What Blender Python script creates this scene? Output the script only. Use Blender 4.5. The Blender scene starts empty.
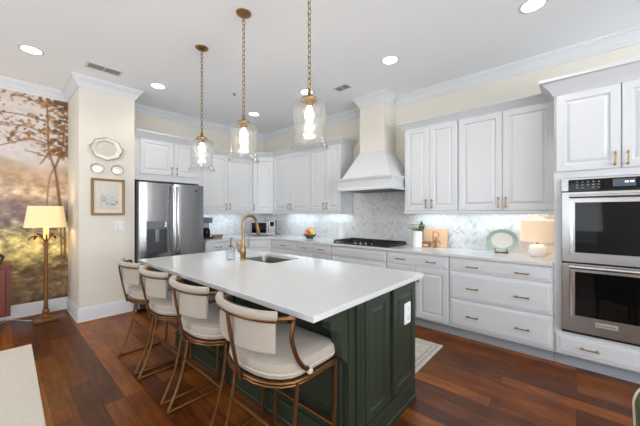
import bpy, bmesh, math, random
import numpy as np
from mathutils import Vector, Matrix
random.seed(7)
R = math.radians
sc = bpy.context.scene
COL = sc.collection

# ------------------------------------------------------------------ camera
cam_d = bpy.data.cameras.new('camera')
cam = bpy.data.objects.new('camera', cam_d)
COL.objects.link(cam)
cam.location = (0, 0, 1.362)
cam.rotation_euler = (R(90), 0, R(-48.37))
cam_d.sensor_fit = 'HORIZONTAL'
cam_d.sensor_width = 36
cam_d.lens = 36 * 288.8 / 640
cam_d.clip_start = .02
sc.camera = cam

# ------------------------------------------------------------------ world, daylight, exposure
W = bpy.data.worlds.new('daylight')
sc.world = W
W.use_nodes = True
W.node_tree.nodes['Background'].inputs[0].default_value = (.86, .93, 1, 1)
W.node_tree.nodes['Background'].inputs[1].default_value = 1.0


def area(name, loc, rot, sx, sy, power, col=(1, 1, 1), parent=None, spread=180):
    d = bpy.data.lights.new(name, 'AREA')
    d.shape = 'RECTANGLE'
    d.size, d.size_y = sx, sy
    d.energy = power
    d.color = col
    d.spread = R(spread)
    o = bpy.data.objects.new(name, d)
    COL.objects.link(o)
    o.rotation_euler = rot
    if parent is not None:
        o.parent = parent
        o.location = Vector(loc) - wloc(parent)
    else:
        o.location = loc
    return o


def wloc(o):
    v = Vector((0, 0, 0))
    while o is not None:
        v = v + o.location
        o = o.parent
    return v


REAR_W = ((-2.0, 1.1), (-.2, 1.1), (1.6, 1.1))          # rear windows (centre x, width)
SIDE_W = ((-2.6, 1.3), (.2, 1.3), (3.0, 1.3))           # side windows (centre y, width)
for cx, w in REAR_W:
    area('daylight_rear', (cx, -4.12, 1.55), (R(140), 0, 0), w, 1.9, 100, (.90, .95, 1))
for cy, w in SIDE_W:
    area('daylight_side', (-3.32, cy, 1.55), (R(140), 0, R(-90)), w, 1.9, 60 if cy > 2 else 17, (.90, .95, 1))
sc.view_settings.view_transform = 'Standard'
sc.view_settings.look = 'None'
sc.view_settings.gamma = 1
sc.view_settings.exposure = 0.19
sc.view_settings.use_curve_mapping = False


# ------------------------------------------------------------------ materials
def lin(c):
    return tuple(((v / 255) / 12.92 if v / 255 <= .04045 else ((v / 255 + .055) / 1.055) ** 2.4) for v in c) + (1,)


def mat(name, rgb, rough=.5, metal=0., noise=0., nscale=20., bump=0., bscale=60., emit=0., emc=None, stretch=(1, 1, 1), spec=.5, sheen=0., coat=0.):
    m = bpy.data.materials.new(name)
    m.use_nodes = True
    n = m.node_tree.nodes
    l = m.node_tree.links
    b = n['Principled BSDF']
    c = lin(rgb)
    b.inputs['Base Color'].default_value = c
    b.inputs['Roughness'].default_value = rough
    b.inputs['Metallic'].default_value = metal
    b.inputs['Specular IOR Level'].default_value = spec
    b.inputs['Sheen Weight'].default_value = sheen
    b.inputs['Coat Weight'].default_value = coat
    tc = n.new('ShaderNodeTexCoord')
    mp = n.new('ShaderNodeMapping')
    mp.inputs['Scale'].default_value = stretch
    l.new(tc.outputs['Object'], mp.inputs[0])
    nz = n.new('ShaderNodeTexNoise')
    nz.inputs['Scale'].default_value = nscale
    nz.inputs['Detail'].default_value = 4
    l.new(mp.outputs[0], nz.inputs['Vector'])
    rp = n.new('ShaderNodeMix')
    rp.data_type = 'RGBA'
    rp.inputs['A'].default_value = tuple(max(0, v * (1 - noise)) for v in c[:3]) + (1,)
    rp.inputs['B'].default_value = tuple(min(1, v * (1 + noise)) for v in c[:3]) + (1,)
    l.new(nz.outputs['Fac'], rp.inputs['Factor'])
    l.new(rp.outputs['Result'], b.inputs['Base Color'])
    if bump:
        n2 = n.new('ShaderNodeTexNoise')
        n2.inputs['Scale'].default_value = bscale
        l.new(mp.outputs[0], n2.inputs['Vector'])
        bp = n.new('ShaderNodeBump')
        bp.inputs['Strength'].default_value = bump
        bp.inputs['Distance'].default_value = .01
        l.new(n2.outputs['Fac'], bp.inputs['Height'])
        l.new(bp.outputs[0], b.inputs['Normal'])
    if emit:
        b.inputs['Emission Color'].default_value = lin(emc or rgb)
        b.inputs['Emission Strength'].default_value = emit
    return m


M = {}
M['wall'] = mat('wall_paint', (224, 219, 208), .7, noise=.015, nscale=3)
M['ceil'] = mat('ceiling_paint', (246, 250, 255), .8, noise=.01, nscale=3)
M['trim'] = mat('trim_paint', (220, 222, 226), .45, noise=.01)
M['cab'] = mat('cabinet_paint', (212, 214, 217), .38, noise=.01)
M['cabin'] = mat('toe_kick_gray', (158, 165, 172), .5, noise=.01)  # even blue-gray, darker than the cabinet fronts
M['green'] = mat('green_paint', (43, 53, 41), .38, noise=.12, nscale=9, stretch=(1, 1, .3))
M['quartz'] = mat('quartz', (208, 209, 210), .16, noise=.02, nscale=9)
M['brass'] = mat('brass', (152, 122, 82), .32, 1, noise=.08)
M['bronze'] = mat('antique_brass', (116, 80, 48), .36, .8, noise=.15, nscale=25)
M['gold'] = mat('gilded_wood', (128, 86, 46), .45, .35, noise=.25, nscale=18)
M['steel'] = mat('stainless_steel', (148, 149, 152), .27, 1, noise=.05, nscale=6, bump=.3, bscale=4, stretch=(1, 1, .12))
M['steel_h'] = mat('brushed_steel', (186, 186, 187), .25, 1, noise=.05, nscale=8, bump=.03, bscale=7, stretch=(1, .6, 2))
M['chrome'] = mat('polished_steel', (215, 215, 216), .12, 1)
M['sink'] = mat('sink_steel', (150, 148, 143), .35, 1, noise=.05)
M['silver'] = mat('antique_silver', (224, 220, 208), .3, .12, noise=.12, nscale=40)
M['black'] = mat('black_metal', (24, 25, 28), .4, .2)
M['iron'] = mat('cast_iron', (28, 30, 34), .55, .3, bump=.2, bscale=200)
M['dark'] = mat('black_glass', (10, 10, 11), .04, 0, spec=.28)
M['dgray'] = mat('dark_gray_plastic', (62, 64, 68), .4)
M['display'] = mat('display_glass', (64, 74, 84), .15, emit=.12, emc=(110, 130, 150))
M['led'] = mat('display_digits', (230, 240, 250), .4, emit=1.6)
M['white'] = mat('white_ceramic', (240, 240, 238), .25)
M['paper'] = mat('paper', (242, 241, 238), .9, noise=.03, bump=.2, bscale=90)
M['cream'] = mat('cream_linen', (174, 163, 150), .9, noise=.08, nscale=60, bump=.15, bscale=300, sheen=.2)
M['piping'] = mat('linen_piping', (200, 188, 172), .9)
M['lens'] = mat('light_lens', (255, 252, 245), .5, emit=9, emc=(255, 250, 240))
M['bulb'] = mat('bulb_glow', (255, 236, 200), .4, emit=26, emc=(255, 226, 178))
M['led_strip'] = mat('led_diffuser', (235, 245, 255), .5, emit=4, emc=(225, 240, 255))
M['candle'] = mat('lamp_candle_sleeve', (240, 214, 150), .6, emit=.5, emc=(255, 205, 120))
M['print'] = mat('sketch_paper', (206, 206, 200), .9, noise=.16, nscale=28)
M['matboard'] = mat('mat_board', (228, 214, 194), .9)
M['frame'] = mat('picture_frame_wood', (140, 112, 78), .5, .25, noise=.2, nscale=40)
M['rug'] = mat('cream_rug', (222, 214, 200), .95, noise=.1, nscale=40, bump=.5, bscale=220)
M['runner'] = mat('faded_runner', (196, 190, 180), .95, noise=.32, nscale=16, bump=.4, bscale=200)
M['redwood'] = mat('mahogany', (108, 44, 24), .35, noise=.3, nscale=9, stretch=(1, 1, .12))
M['maple'] = mat('maple', (224, 186, 146), .5, noise=.12, nscale=12, stretch=(.4, 3, 1))
M['walnut'] = mat('walnut', (146, 98, 62), .5, noise=.25, nscale=25)
M['burn'] = mat('burnt_lettering', (190, 132, 84), .6)
M['basket'] = mat('wicker', (150, 122, 96), .8, noise=.35, nscale=90)
M['leafd'] = mat('dark_leaf', (52, 84, 58), .5, noise=.3, nscale=30)
M['olive'] = mat('olive_leaf', (120, 128, 74), .6, noise=.3, nscale=30)
M['petal'] = mat('ivory_petal', (240, 232, 196), .6, noise=.06)
M['red'] = mat('red_fruit', (206, 52, 44), .35, noise=.25, nscale=14)
M['orange'] = mat('orange_fruit', (240, 140, 50), .5, noise=.1, nscale=40)
M['pink'] = mat('pink_fruit', (240, 120, 104), .4, noise=.2, nscale=14)
M['yellow'] = mat('yellow_fruit', (244, 206, 66), .45, noise=.1, nscale=30)
M['lime'] = mat('green_fruit', (168, 190, 62), .45, noise=.15, nscale=30)
M['stalk'] = mat('fruit_stalk', (84, 60, 34), .8)
M['platerim'] = mat('sage_glaze', (158, 176, 162), .25, noise=.12, nscale=40)
M['platein'] = mat('pale_glaze', (216, 214, 206), .25, noise=.05, nscale=30)
M['tile'] = None


def glass(name, tint=(1, 1, 1), edge=1.0):
    """clear thin blown glass: see-through straight on, mirror-like towards grazing"""
    m = bpy.data.materials.new(name)
    m.use_nodes = True
    n = m.node_tree.nodes
    l = m.node_tree.links
    n.remove(n['Principled BSDF'])
    tr = n.new('ShaderNodeBsdfTransparent')
    tr.inputs[0].default_value = tint + (1,)
    gl = n.new('ShaderNodeBsdfGlossy')
    gl.inputs['Roughness'].default_value = .06
    lw = n.new('ShaderNodeLayerWeight')
    lw.inputs[0].default_value = .5
    nz = n.new('ShaderNodeTexNoise')
    nz.inputs['Scale'].default_value = 30
    bp = n.new('ShaderNodeBump')
    bp.inputs['Strength'].default_value = .25
    bp.inputs['Distance'].default_value = .006
    l.new(nz.outputs['Fac'], bp.inputs['Height'])
    l.new(bp.outputs[0], gl.inputs['Normal'])
    pw = n.new('ShaderNodeMath')
    pw.operation = 'POWER'
    pw.inputs[1].default_value = 1.7
    l.new(lw.outputs['Facing'], pw.inputs[0])
    ml = n.new('ShaderNodeMath')
    ml.operation = 'MULTIPLY_ADD'
    ml.inputs[1].default_value = .8 * edge
    ml.inputs[2].default_value = .035
    l.new(pw.outputs[0], ml.inputs[0])
    mx = n.new('ShaderNodeMixShader')
    l.new(ml.outputs[0], mx.inputs[0])
    l.new(tr.outputs[0], mx.inputs[1])
    l.new(gl.outputs[0], mx.inputs[2])
    df = n.new('ShaderNodeBsdfTranslucent')
    m2 = n.new('ShaderNodeMixShader')
    m2.inputs[0].default_value = .008
    l.new(mx.outputs[0], m2.inputs[1])
    l.new(df.outputs[0], m2.inputs[2])
    l.new(m2.outputs[0], n['Material Output'].inputs[0])
    return m


M['glass'] = glass('clear_glass', (.97, .975, .97), .8)
M['cutglass'] = glass('cut_glass', (.88, .9, .91), 1.1)


def shade_mat(name, rgb, emit):
    m = mat(name, rgb, .9, noise=.05, nscale=60)
    b = m.node_tree.nodes['Principled BSDF']
    b.inputs['Emission Color'].default_value = lin(rgb)
    b.inputs['Emission Strength'].default_value = emit
    return m


M['shade_gold'] = shade_mat('lit_cream_shade', (240, 214, 164), .28)
M['shade_pink'] = shade_mat('lit_linen_shade', (240, 214, 184), .32)


def floor_mat():
    m = bpy.data.materials.new('hickory_planks')
    m.use_nodes = True
    n = m.node_tree.nodes
    l = m.node_tree.links
    b = n['Principled BSDF']
    tc = n.new('ShaderNodeTexCoord')
    mp = n.new('ShaderNodeMapping')
    mp.inputs['Rotation'].default_value = (0, 0, R(90))
    l.new(tc.outputs['Object'], mp.inputs[0])
    br = n.new('ShaderNodeTexBrick')
    br.offset = .37
    br.offset_frequency = 3
    br.inputs['Color1'].default_value = (0, 0, 0, 1)
    br.inputs['Color2'].default_value = (1, 1, 1, 1)
    br.inputs['Mortar'].default_value = (.35, .35, .35, 1)
    br.inputs['Scale'].default_value = 1
    br.inputs['Brick Width'].default_value = 1.25
    br.inputs['Row Height'].default_value = .128
    br.inputs['Mortar Size'].default_value = .0016
    br.inputs['Mortar Smooth'].default_value = .3
    l.new(mp.outputs[0], br.inputs['Vector'])
    mp2 = n.new('ShaderNodeMapping')
    mp2.inputs['Scale'].default_value = (9, .8, 1)
    l.new(tc.outputs['Object'], mp2.inputs[0])
    nz = n.new('ShaderNodeTexNoise')
    nz.inputs['Scale'].default_value = 4
    nz.inputs['Detail'].default_value = 8
    nz.inputs['Roughness'].default_value = .65
    l.new(mp2.outputs[0], nz.inputs['Vector'])
    nz2 = n.new('ShaderNodeTexNoise')
    nz2.inputs['Scale'].default_value = 5
    nz2.inputs['Detail'].default_value = 5
    l.new(tc.outputs['Object'], nz2.inputs['Vector'])
    a1 = n.new('ShaderNodeMath')
    a1.operation = 'MULTIPLY_ADD'
    a1.inputs[1].default_value = .42
    l.new(br.outputs['Color'], a1.inputs[0])
    a2 = n.new('ShaderNodeMath')
    a2.operation = 'MULTIPLY_ADD'
    a2.inputs[1].default_value = .75
    a2.inputs[2].default_value = -.32
    l.new(nz.outputs['Fac'], a2.inputs[0])
    l.new(a2.outputs[0], a1.inputs[2])
    a3 = n.new('ShaderNodeMath')
    a3.operation = 'MULTIPLY_ADD'
    a3.inputs[1].default_value = .42
    l.new(nz2.outputs['Fac'], a3.inputs[0])
    l.new(a1.outputs[0], a3.inputs[2])
    cr = n.new('ShaderNodeValToRGB')
    e = cr.color_ramp.elements
    e[0].position = .1
    e[0].color = lin((54, 26, 11))
    e[1].position = .95
    e[1].color = lin((196, 118, 46))
    for p_, c_ in ((.35, (86, 44, 18)), (.6, (124, 68, 27)), (.8, (156, 90, 34))):
        q = e.new(p_)
        q.color = lin(c_)
    l.new(a3.outputs[0], cr.inputs[0])
    mx = n.new('ShaderNodeMix')
    mx.data_type = 'RGBA'
    mx.inputs['B'].default_value = lin((38, 20, 12))
    l.new(br.outputs['Fac'], mx.inputs['Factor'])
    l.new(cr.outputs[0], mx.inputs['A'])
    l.new(mx.outputs['Result'], b.inputs['Base Color'])
    b.inputs['Roughness'].default_value = .28
    b.inputs['Specular IOR Level'].default_value = .22
    bp = n.new('ShaderNodeBump')
    bp.inputs['Strength'].default_value = .25
    bp.inputs['Distance'].default_value = .004
    l.new(nz.outputs['Fac'], bp.inputs['Height'])
    l.new(bp.outputs[0], b.inputs['Normal'])
    return m


M['floor'] = floor_mat()


def attr_mat(name, rough, spec=.5):
    m = bpy.data.materials.new(name)
    m.use_nodes = True
    n = m.node_tree.nodes
    at = n.new('ShaderNodeAttribute')
    at.attribute_name = 'pattern'
    b = n['Principled BSDF']
    b.inputs['Roughness'].default_value = rough
    b.inputs['Specular IOR Level'].default_value = spec
    m.node_tree.links.new(at.outputs['Color'], b.inputs['Base Color'])
    return m


# ------------------------------------------------------------------ mesh builder
class MB:
    def __init__(s):
        s.v = []
        s.f = []

    def add(s, vs, fs):
        k = len(s.v)
        s.v += [tuple(p) for p in vs]
        s.f += [tuple(i + k for i in f) for f in fs]
        return s

    def box(s, x0, x1, y0, y1, z0, z1):
        return s.add([(x0, y0, z0), (x1, y0, z0), (x1, y1, z0), (x0, y1, z0), (x0, y0, z1), (x1, y0, z1), (x1, y1, z1), (x0, y1, z1)],
                     [(0, 3, 2, 1), (4, 5, 6, 7), (0, 1, 5, 4), (1, 2, 6, 5), (2, 3, 7, 6), (3, 0, 4, 7)])

    def fbox(s, F, a0, a1, z0, z1, c0, c1):
        p = [F(a, z, c) for c in (c0, c1) for a, z in ((a0, z0), (a1, z0), (a1, z1), (a0, z1))]
        return s.add(p, [(3, 2, 1, 0), (4, 5, 6, 7), (0, 1, 5, 4), (1, 2, 6, 5), (2, 3, 7, 6), (3, 0, 4, 7)])

    def prism(s, poly, z0, z1):
        n = len(poly)
        return s.add([(x, y, z0) for x, y in poly] + [(x, y, z1) for x, y in poly],
                     [tuple(range(n))[::-1], tuple(range(n, 2 * n))] + [(i, (i + 1) % n, n + (i + 1) % n, n + i) for i in range(n)])

    def loops(s, rings, cap0=True, cap1=True):
        n = len(rings[0])
        fs = []
        for k in range(len(rings) - 1):
            for i in range(n):
                fs.append((k * n + i, k * n + (i + 1) % n, (k + 1) * n + (i + 1) % n, (k + 1) * n + i))
        if cap0:
            fs.append(tuple(range(n))[::-1])
        if cap1:
            fs.append(tuple(range((len(rings) - 1) * n, len(rings) * n)))
        return s.add([p for r in rings for p in r], fs)

    def lathe(s, prof, c=(0, 0, 0), seg=24, cap=True, sx=1., sy=1.):
        rs = [[(c[0] + r * sx * math.cos(2 * math.pi * i / seg), c[1] + r * sy * math.sin(2 * math.pi * i / seg), c[2] + z) for i in range(seg)] for r, z in prof]
        return s.loops(rs, cap, cap)

    def ball(s, c, r, seg=16, sz=1.):
        k = 9
        return s.lathe([(max(1e-4, r * math.sin(math.pi * i / k)), -r * sz * math.cos(math.pi * i / k)) for i in range(k + 1)], c, seg)

    def tube(s, pts, r, seg=8, closed=False, flat=1.):
        P = [Vector(p) for p in pts]
        n = len(P)
        rings = []
        prev = None
        for i in range(n):
            a = P[i - 1] if (i > 0 or closed) else P[i]
            b = P[(i + 1) % n] if (i < n - 1 or closed) else P[i]
            t = (b - a).normalized()
            if prev is None:
                up = Vector((0, 0, 1)) if abs(t.z) < .9 else Vector((1, 0, 0))
                u = t.cross(up).normalized()
            else:
                u = (prev - t * prev.dot(t)).normalized()
            prev = u
            w = t.cross(u)
            rr = r[i] if isinstance(r, (list, tuple)) else r
            rings.append([P[i] + u * (rr * math.cos(2 * math.pi * k / seg)) + w * (rr * flat * math.sin(2 * math.pi * k / seg)) for k in range(seg)])
        if closed:
            rings.append(rings[0])
            return s.loops(rings, False, False)
        return s.loops(rings)

    def sweep(s, prof, path, side=1, pre=None, post=None):
        """prof: closed list of (offset, z); offset goes to the right of the walk (side=1) or the left (-1)"""
        pts = [Vector(p) for p in path]
        ext = ([Vector(pre)] if pre else []) + pts + ([Vector(post)] if post else [])
        k0 = 1 if pre else 0
        rings = []
        for i in range(len(pts)):
            j = i + k0
            ds = []
            if j > 0:
                ds.append((ext[j] - ext[j - 1]).normalized())
            if j < len(ext) - 1:
                ds.append((ext[j + 1] - ext[j]).normalized())
            ns = [Vector((d.y, -d.x)) * side for d in ds]
            if len(ns) == 2:
                m = ns[0] + ns[1]
                m = m / (m.dot(ns[0]))
            else:
                m = ns[0]
            rings.append([(pts[i].x + m.x * o, pts[i].y + m.y * o, z) for o, z in prof])
        return s.loops(rings)

    def door(s, F, a0, a1, z0, z1, t=.02, inset=.058, flat=False):
        """raised-panel front on frame F(a, z, outward)"""
        def ring(d, c):
            return [F(a0 + d, z0 + d, c), F(a1 - d, z0 + d, c), F(a1 - d, z1 - d, c), F(a0 + d, z1 - d, c)]
        i = min(inset, (z1 - z0) * .24)
        rs = [ring(0, 0), ring(0, t - .003), ring(.003, t), ring(i, t), ring(i + .005, t - .011), ring(i + .016, t - .011), ring(i + .036, t - .002)]
        if flat:
            rs = [ring(0, 0), ring(0, t - .007), ring(.012, t - .004), ring(.022, t - .004), ring(.03, t)]
        return s.loops(rs)

    def build(s, name, m, parent=None, bevel=0., smooth=False, sub=0):
        me = bpy.data.meshes.new(name)
        off = wloc(parent) if parent is not None else Vector((0, 0, 0))
        me.from_pydata([(x - off.x, y - off.y, z - off.z) for x, y, z in s.v], [], s.f)
        bm = bmesh.new()
        bm.from_mesh(me)
        bmesh.ops.recalc_face_normals(bm, faces=bm.faces)
        if smooth:
            for f in bm.faces:
                f.smooth = True
            for e in bm.edges:
                if len(e.link_faces) == 2 and e.calc_face_angle(0) > R(38):
                    e.smooth = False
        bm.to_mesh(me)
        bm.free()
        me.materials.append(M[m] if isinstance(m, str) else m)
        o = bpy.data.objects.new(name, me)
        COL.objects.link(o)
        if parent is not None:
            o.parent = parent
        if bevel:
            b = o.modifiers.new('edge', 'BEVEL')
            b.width = bevel
            b.segments = 2
            b.limit_method = 'ANGLE'
            b.angle_limit = R(40)
        if sub:
            q = o.modifiers.new('smooth', 'SUBSURF')
            q.levels = q.render_levels = sub
        return o


def tag(o, label, cat, group=None):
    o['label'] = label
    o['category'] = cat
    if group:
        o['group'] = group
    return o


def thing(name, label, cat, loc, group=None):
    o = bpy.data.objects.new(name, None)
    o.empty_display_size = .1
    COL.objects.link(o)
    o.location = loc
    return tag(o, label, cat, group)


def struct(o):
    o['kind'] = 'structure'
    return o


def dup(root, loc, label, rz=0.):
    r = root.copy()
    COL.objects.link(r)
    r.location = loc
    r.rotation_euler = (0, 0, rz)
    r['label'] = label
    for ch in list(root.children):
        c = ch.copy()
        COL.objects.link(c)
        c.parent = r
        for g in list(ch.children):
            d = g.copy()
            COL.objects.link(d)
            d.parent = c
    return r


def text_mesh(name, cu, m):
    t = bpy.data.objects.new(name + '_curve', cu)
    COL.objects.link(t)
    bpy.context.view_layer.update()
    me = bpy.data.meshes.new_from_object(t.evaluated_get(bpy.context.evaluated_depsgraph_get()))
    bpy.data.objects.remove(t)
    me.materials.clear()
    me.materials.append(M[m])
    o = bpy.data.objects.new(name, me)
    COL.objects.link(o)
    return o


def bez(p0, p1, p2, n=10):
    p0, p1, p2 = Vector(p0), Vector(p1), Vector(p2)
    return [p0 * (1 - t) ** 2 + p1 * 2 * t * (1 - t) + p2 * t * t for t in [i / n for i in range(n + 1)]]


def spline(pts, n=8):
    P = [Vector(p) for p in pts]
    out = []
    for i in range(len(P) - 1):
        a = P[max(0, i - 1)]
        b = P[i]
        c = P[i + 1]
        d = P[min(len(P) - 1, i + 2)]
        for k in range(n):
            t = k / n
            out.append(.5 * ((2 * b) + (c - a) * t + (2 * a - 5 * b + 4 * c - d) * t * t + (3 * b - a - 3 * c + d) * t ** 3))
    out.append(P[-1])
    return out


# ------------------------------------------------------------------ the setting
XW, YB, YM, ZC = 3.94, 5.15, 5.384, 3.05
XL, YR = -3.4, -4.2
PX0, PX1, PY = .687, 1.2865, 4.587
struct(MB().box(XL - .15, XW + .15, YR - .15, YM + .15, -.1, 0).build('floor', 'floor'))
struct(MB().box(XL - .15, XW + .15, YR - .15, YM + .15, ZC, ZC + .1).build('ceiling', 'ceil'))
struct(MB().box(XW, XW + .12, YR - .12, YM + .12, 0, ZC).build('wall_right', 'wall'))
struct(MB().box(PX1, XW, YB, YM + .12, 0, ZC).build('wall_back', 'wall'))
struct(MB().box(PX0, PX1, PY, YM + .12, 0, ZC).build('wall_pier', 'wall'))


def holes(wall_u0, wall_u1, wins, z0, z1, place):
    m = MB()
    u = wall_u0
    for c, w in sorted(wins):
        place(m, u, c - w / 2, 0, ZC)
        place(m, c - w / 2, c + w / 2, 0, z0)
        place(m, c - w / 2, c + w / 2, z1, ZC)
        u = c + w / 2
    place(m, u, wall_u1, 0, ZC)
    return m


struct(holes(XL - .12, XW, REAR_W, .55, 2.55, lambda m, a, b, c, d: m.box(a, b, YR - .12, YR, c, d)).build('wall_rear', 'wall'))
struct(holes(YR, YM, SIDE_W, .55, 2.55, lambda m, a, b, c, d: m.box(XL - .12, XL, a, b, c, d)).build('wall_left', 'wall'))
k = 0
for c, w in REAR_W:
    k += 1
    m = MB()
    for a, b, z0, z1 in ((c - w / 2, c - w / 2 + .05, .55, 2.55), (c + w / 2 - .05, c + w / 2, .55, 2.55), (c - .02, c + .02, .55, 2.55), (c - w / 2, c + w / 2, .55, .6), (c - w / 2, c + w / 2, 2.5, 2.55), (c - w / 2, c + w / 2, 1.53, 1.57)):
        m.box(a, b, YR - .09, YR - .03, z0, z1)
    struct(m.build('window_%d' % k, 'trim'))
for c, w in SIDE_W:
    k += 1
    m = MB()
    for a, b, z0, z1 in ((c - w / 2, c - w / 2 + .05, .55, 2.55), (c + w / 2 - .05, c + w / 2, .55, 2.55), (c - .02, c + .02, .55, 2.55), (c - w / 2, c + w / 2, .55, .6), (c - w / 2, c + w / 2, 2.5, 2.55), (c - w / 2, c + w / 2, 1.53, 1.57)):
        m.box(XL - .09, XL - .03, a, b, z0, z1)
    struct(m.build('window_%d' % k, 'trim'))


# landscape wallpaper on the wall behind the floor lamp
def vnoise(x, y, seed):
    rs = np.random.RandomState(seed)
    T = rs.rand(64, 64)
    xi = np.floor(x).astype(int)
    yi = np.floor(y).astype(int)
    fx = x - xi
    fy = y - yi
    fx = fx * fx * (3 - 2 * fx)
    fy = fy * fy * (3 - 2 * fy)
    g = lambda a, b: T[a % 64, b % 64]
    return (g(xi, yi) * (1 - fx) + g(xi + 1, yi) * fx) * (1 - fy) + (g(xi, yi + 1) * (1 - fx) + g(xi + 1, yi + 1) * fx) * fy


def fbm(x, y, s, seed, o=4):
    v = 0
    a = .5
    for i in range(o):
        v = v + a * vnoise(x * s, y * s, seed + i)
        s *= 2.05
        a *= .5
    return v / .94


def mural():
    x0, x1, z0, z1, st = -1.4, PX0, 0., ZC, .0105
    nx, nz = int((x1 - x0) / st) + 1, int((z1 - z0) / st) + 1
    gx = np.linspace(x0, x1, nx)
    gz = np.linspace(z0, z1, nz)
    X, Z = np.meshgrid(gx, gz)
    Xs, Zs = X + 5, Z + 5
    wob = (fbm(Xs, Zs, 2.2, 1) - .5)
    hs = [0, .3, .6, .76, .98, 1.14, 1.3, 1.48, 1.62, 1.80, 1.98, 2.06, 2.5, 3.05]
    cs = [(96, 72, 52), (132, 108, 78), (150, 126, 90), (172, 156, 98), (226, 216, 150), (204, 192, 148), (146, 126, 124), (172, 148, 130), (206, 186, 160), (180, 154, 128), (188, 168, 148), (206, 198, 196), (214, 206, 202), (214, 202, 188)]  # lower bands painted lighter to offset the weak light low on this wall
    zz = Z + wob * .28
    C = np.stack([np.interp(zz, hs, [c[k] for c in cs]) for k in range(3)], -1)
    n1 = fbm(Xs, Zs * 1.3, 11, 11)[..., None]
    low = (np.clip((2.0 - Z) / .3, 0, 1) * np.interp(Z, [1.15, 1.4], [1, .5]))[..., None]
    C = C * (1 + (n1 - .5) * (.14 + .9 * low))
    n2 = fbm(Xs, Zs * 1.6, 24, 31)[..., None]
    C = C * (1 + (n2 - .5) * .7 * low)

    def mix(mask, col, n=.25, seed=5):
        nonlocal C
        t = (fbm(Xs, Zs, 26, seed) - .5)[..., None]
        cc = np.array(col)[None, None, :] * (1 + t * n * 2)
        C = C * (1 - mask[..., None]) + cc * mask[..., None]
    # far bank and reeds by the water
    mix(np.clip((fbm(Xs, Zs * 2, 6, 61) - .5) * 6, 0, 1) * np.clip(1 - abs(Z - .62) / .22, 0, 1) * .75, (92, 74, 50))
    mix(np.clip((fbm(Xs, Zs * 3, 8, 71) - .48) * 6, 0, 1) * np.clip(1 - abs(Z - .36) / .2, 0, 1) * .6, (150, 128, 86))
    mix(np.clip((fbm(Xs, Zs * 2, 9, 75) - .46) * 6, 0, 1) * np.clip(1 - abs(Z - .95) / .16, 0, 1) * .8, (208, 192, 118))
    # purple shrubs
    mix(np.clip((fbm(Xs, Zs, 6, 81) - .46) * 6, 0, 1) * np.clip(1 - abs(Z - 1.3) / .28, 0, 1) * .7, (116, 96, 104))

    def stroke(pts, w0, w1, col, op=.9):
        P = spline([(a, b, 0) for a, b in pts], 10)
        d = np.full(X.shape, 9.)
        for i in range(len(P) - 1):
            a = P[i]
            b = P[i + 1]
            ww = w0 + (w1 - w0) * i / len(P)
            ex, ez = b.x - a.x, b.y - a.y
            L = ex * ex + ez * ez + 1e-9
            t = np.clip(((X - a.x) * ex + (Z - a.y) * ez) / L, 0, 1)
            dd = np.hypot(X - a.x - t * ex, Z - a.y - t * ez) - ww
            d = np.minimum(d, dd)
        mix(np.clip(.5 - d / .014, 0, 1) * op, col, .2)
    br = (112, 74, 44)
    stroke([(.62, .72), (.61, 1.15), (.59, 1.5), (.56, 1.85), (.545, 1.98)], .011, .009, (112, 86, 64))
    stroke([(.655, .72), (.645, 1.2), (.60, 1.55), (.575, 1.8), (.548, 1.98)], .013, .009, (104, 78, 58))
    stroke([(.46, .80), (.468, 1.2), (.475, 1.6), (.50, 1.86), (.545, 1.99)], .008, .007, (128, 100, 74))
    stroke([(.545, 1.98), (.49, 2.2), (.48, 2.5), (.47, 2.9)], .012, .008, br)
    stroke([(.548, 1.98), (.62, 2.25), (.65, 2.6)], .012, .008, br)
    for pts in ([(.49, 2.12), (.36, 2.16), (.28, 2.18)], [(.48, 2.3), (.3, 2.33), (.02, 2.2)], [(.48, 2.42), (.25, 2.5), (-.05, 2.45)],
                [(.48, 2.6), (.22, 2.64), (-.1, 2.62)], [(.47, 2.8), (.25, 2.88), (.14, 2.86)], [(.5, 2.2), (.42, 2.05), (.4, 2.02)]):
        stroke(pts, .009, .004, br, .8)
    # foliage: flat sprays reaching left, dense to the right
    f = fbm(Xs, Zs * 1.25, 27, 41)
    f2 = fbm(Xs * .5, Zs * 1.5, 5, 51)
    dens = np.interp(X, [-1.4, -.35, -.05, .2, .42, .56, .7], [-.3, -.2, .0, .10, .30, .74, .86]) + (f2 - .5) * 1.25
    dens = dens * np.interp(Z, [2.02, 2.16, 2.88, 2.97], [0, 1, 1, .5]) + np.interp(Z, [2.0, 2.2], [-.5, 0])
    mk = np.clip((f - (.66 - dens * .42)) * 10, 0, 1)
    mix(mk * .82, (150, 106, 64), .5, 43)
    mix(np.clip((fbm(Xs, Zs, 24, 47) - .6 + dens * .2) * 8, 0, 1) * mk * .7, (98, 64, 36), .3, 44)
    C = np.clip(C, 0, 255)
    lc = np.where(C / 255 <= .04045, C / 255 / 12.92, ((C / 255 + .055) / 1.055) ** 2.4)
    V = np.stack([X.ravel(), np.full(X.size, YM), Z.ravel()], -1)
    idx = np.arange(X.size).reshape(X.shape)
    F = np.stack([idx[:-1, :-1].ravel(), idx[:-1, 1:].ravel(), idx[1:, 1:].ravel(), idx[1:, :-1].ravel()], -1)
    me = bpy.data.meshes.new('wall_mural')
    k = len(V)
    # solid slab: the patterned face in front, a plain wall body behind it
    b0, b1 = XL, PX0
    Vb = [(b0, YM + .002, 0), (b1, YM + .002, 0), (b1, YM + .12, 0), (b0, YM + .12, 0), (b0, YM + .002, ZC), (b1, YM + .002, ZC), (b1, YM + .12, ZC), (b0, YM + .12, ZC)]
    Fb = [(0, 3, 2, 1), (4, 5, 6, 7), (0, 1, 5, 4), (1, 2, 6, 5), (2, 3, 7, 6), (3, 0, 4, 7)]
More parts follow.
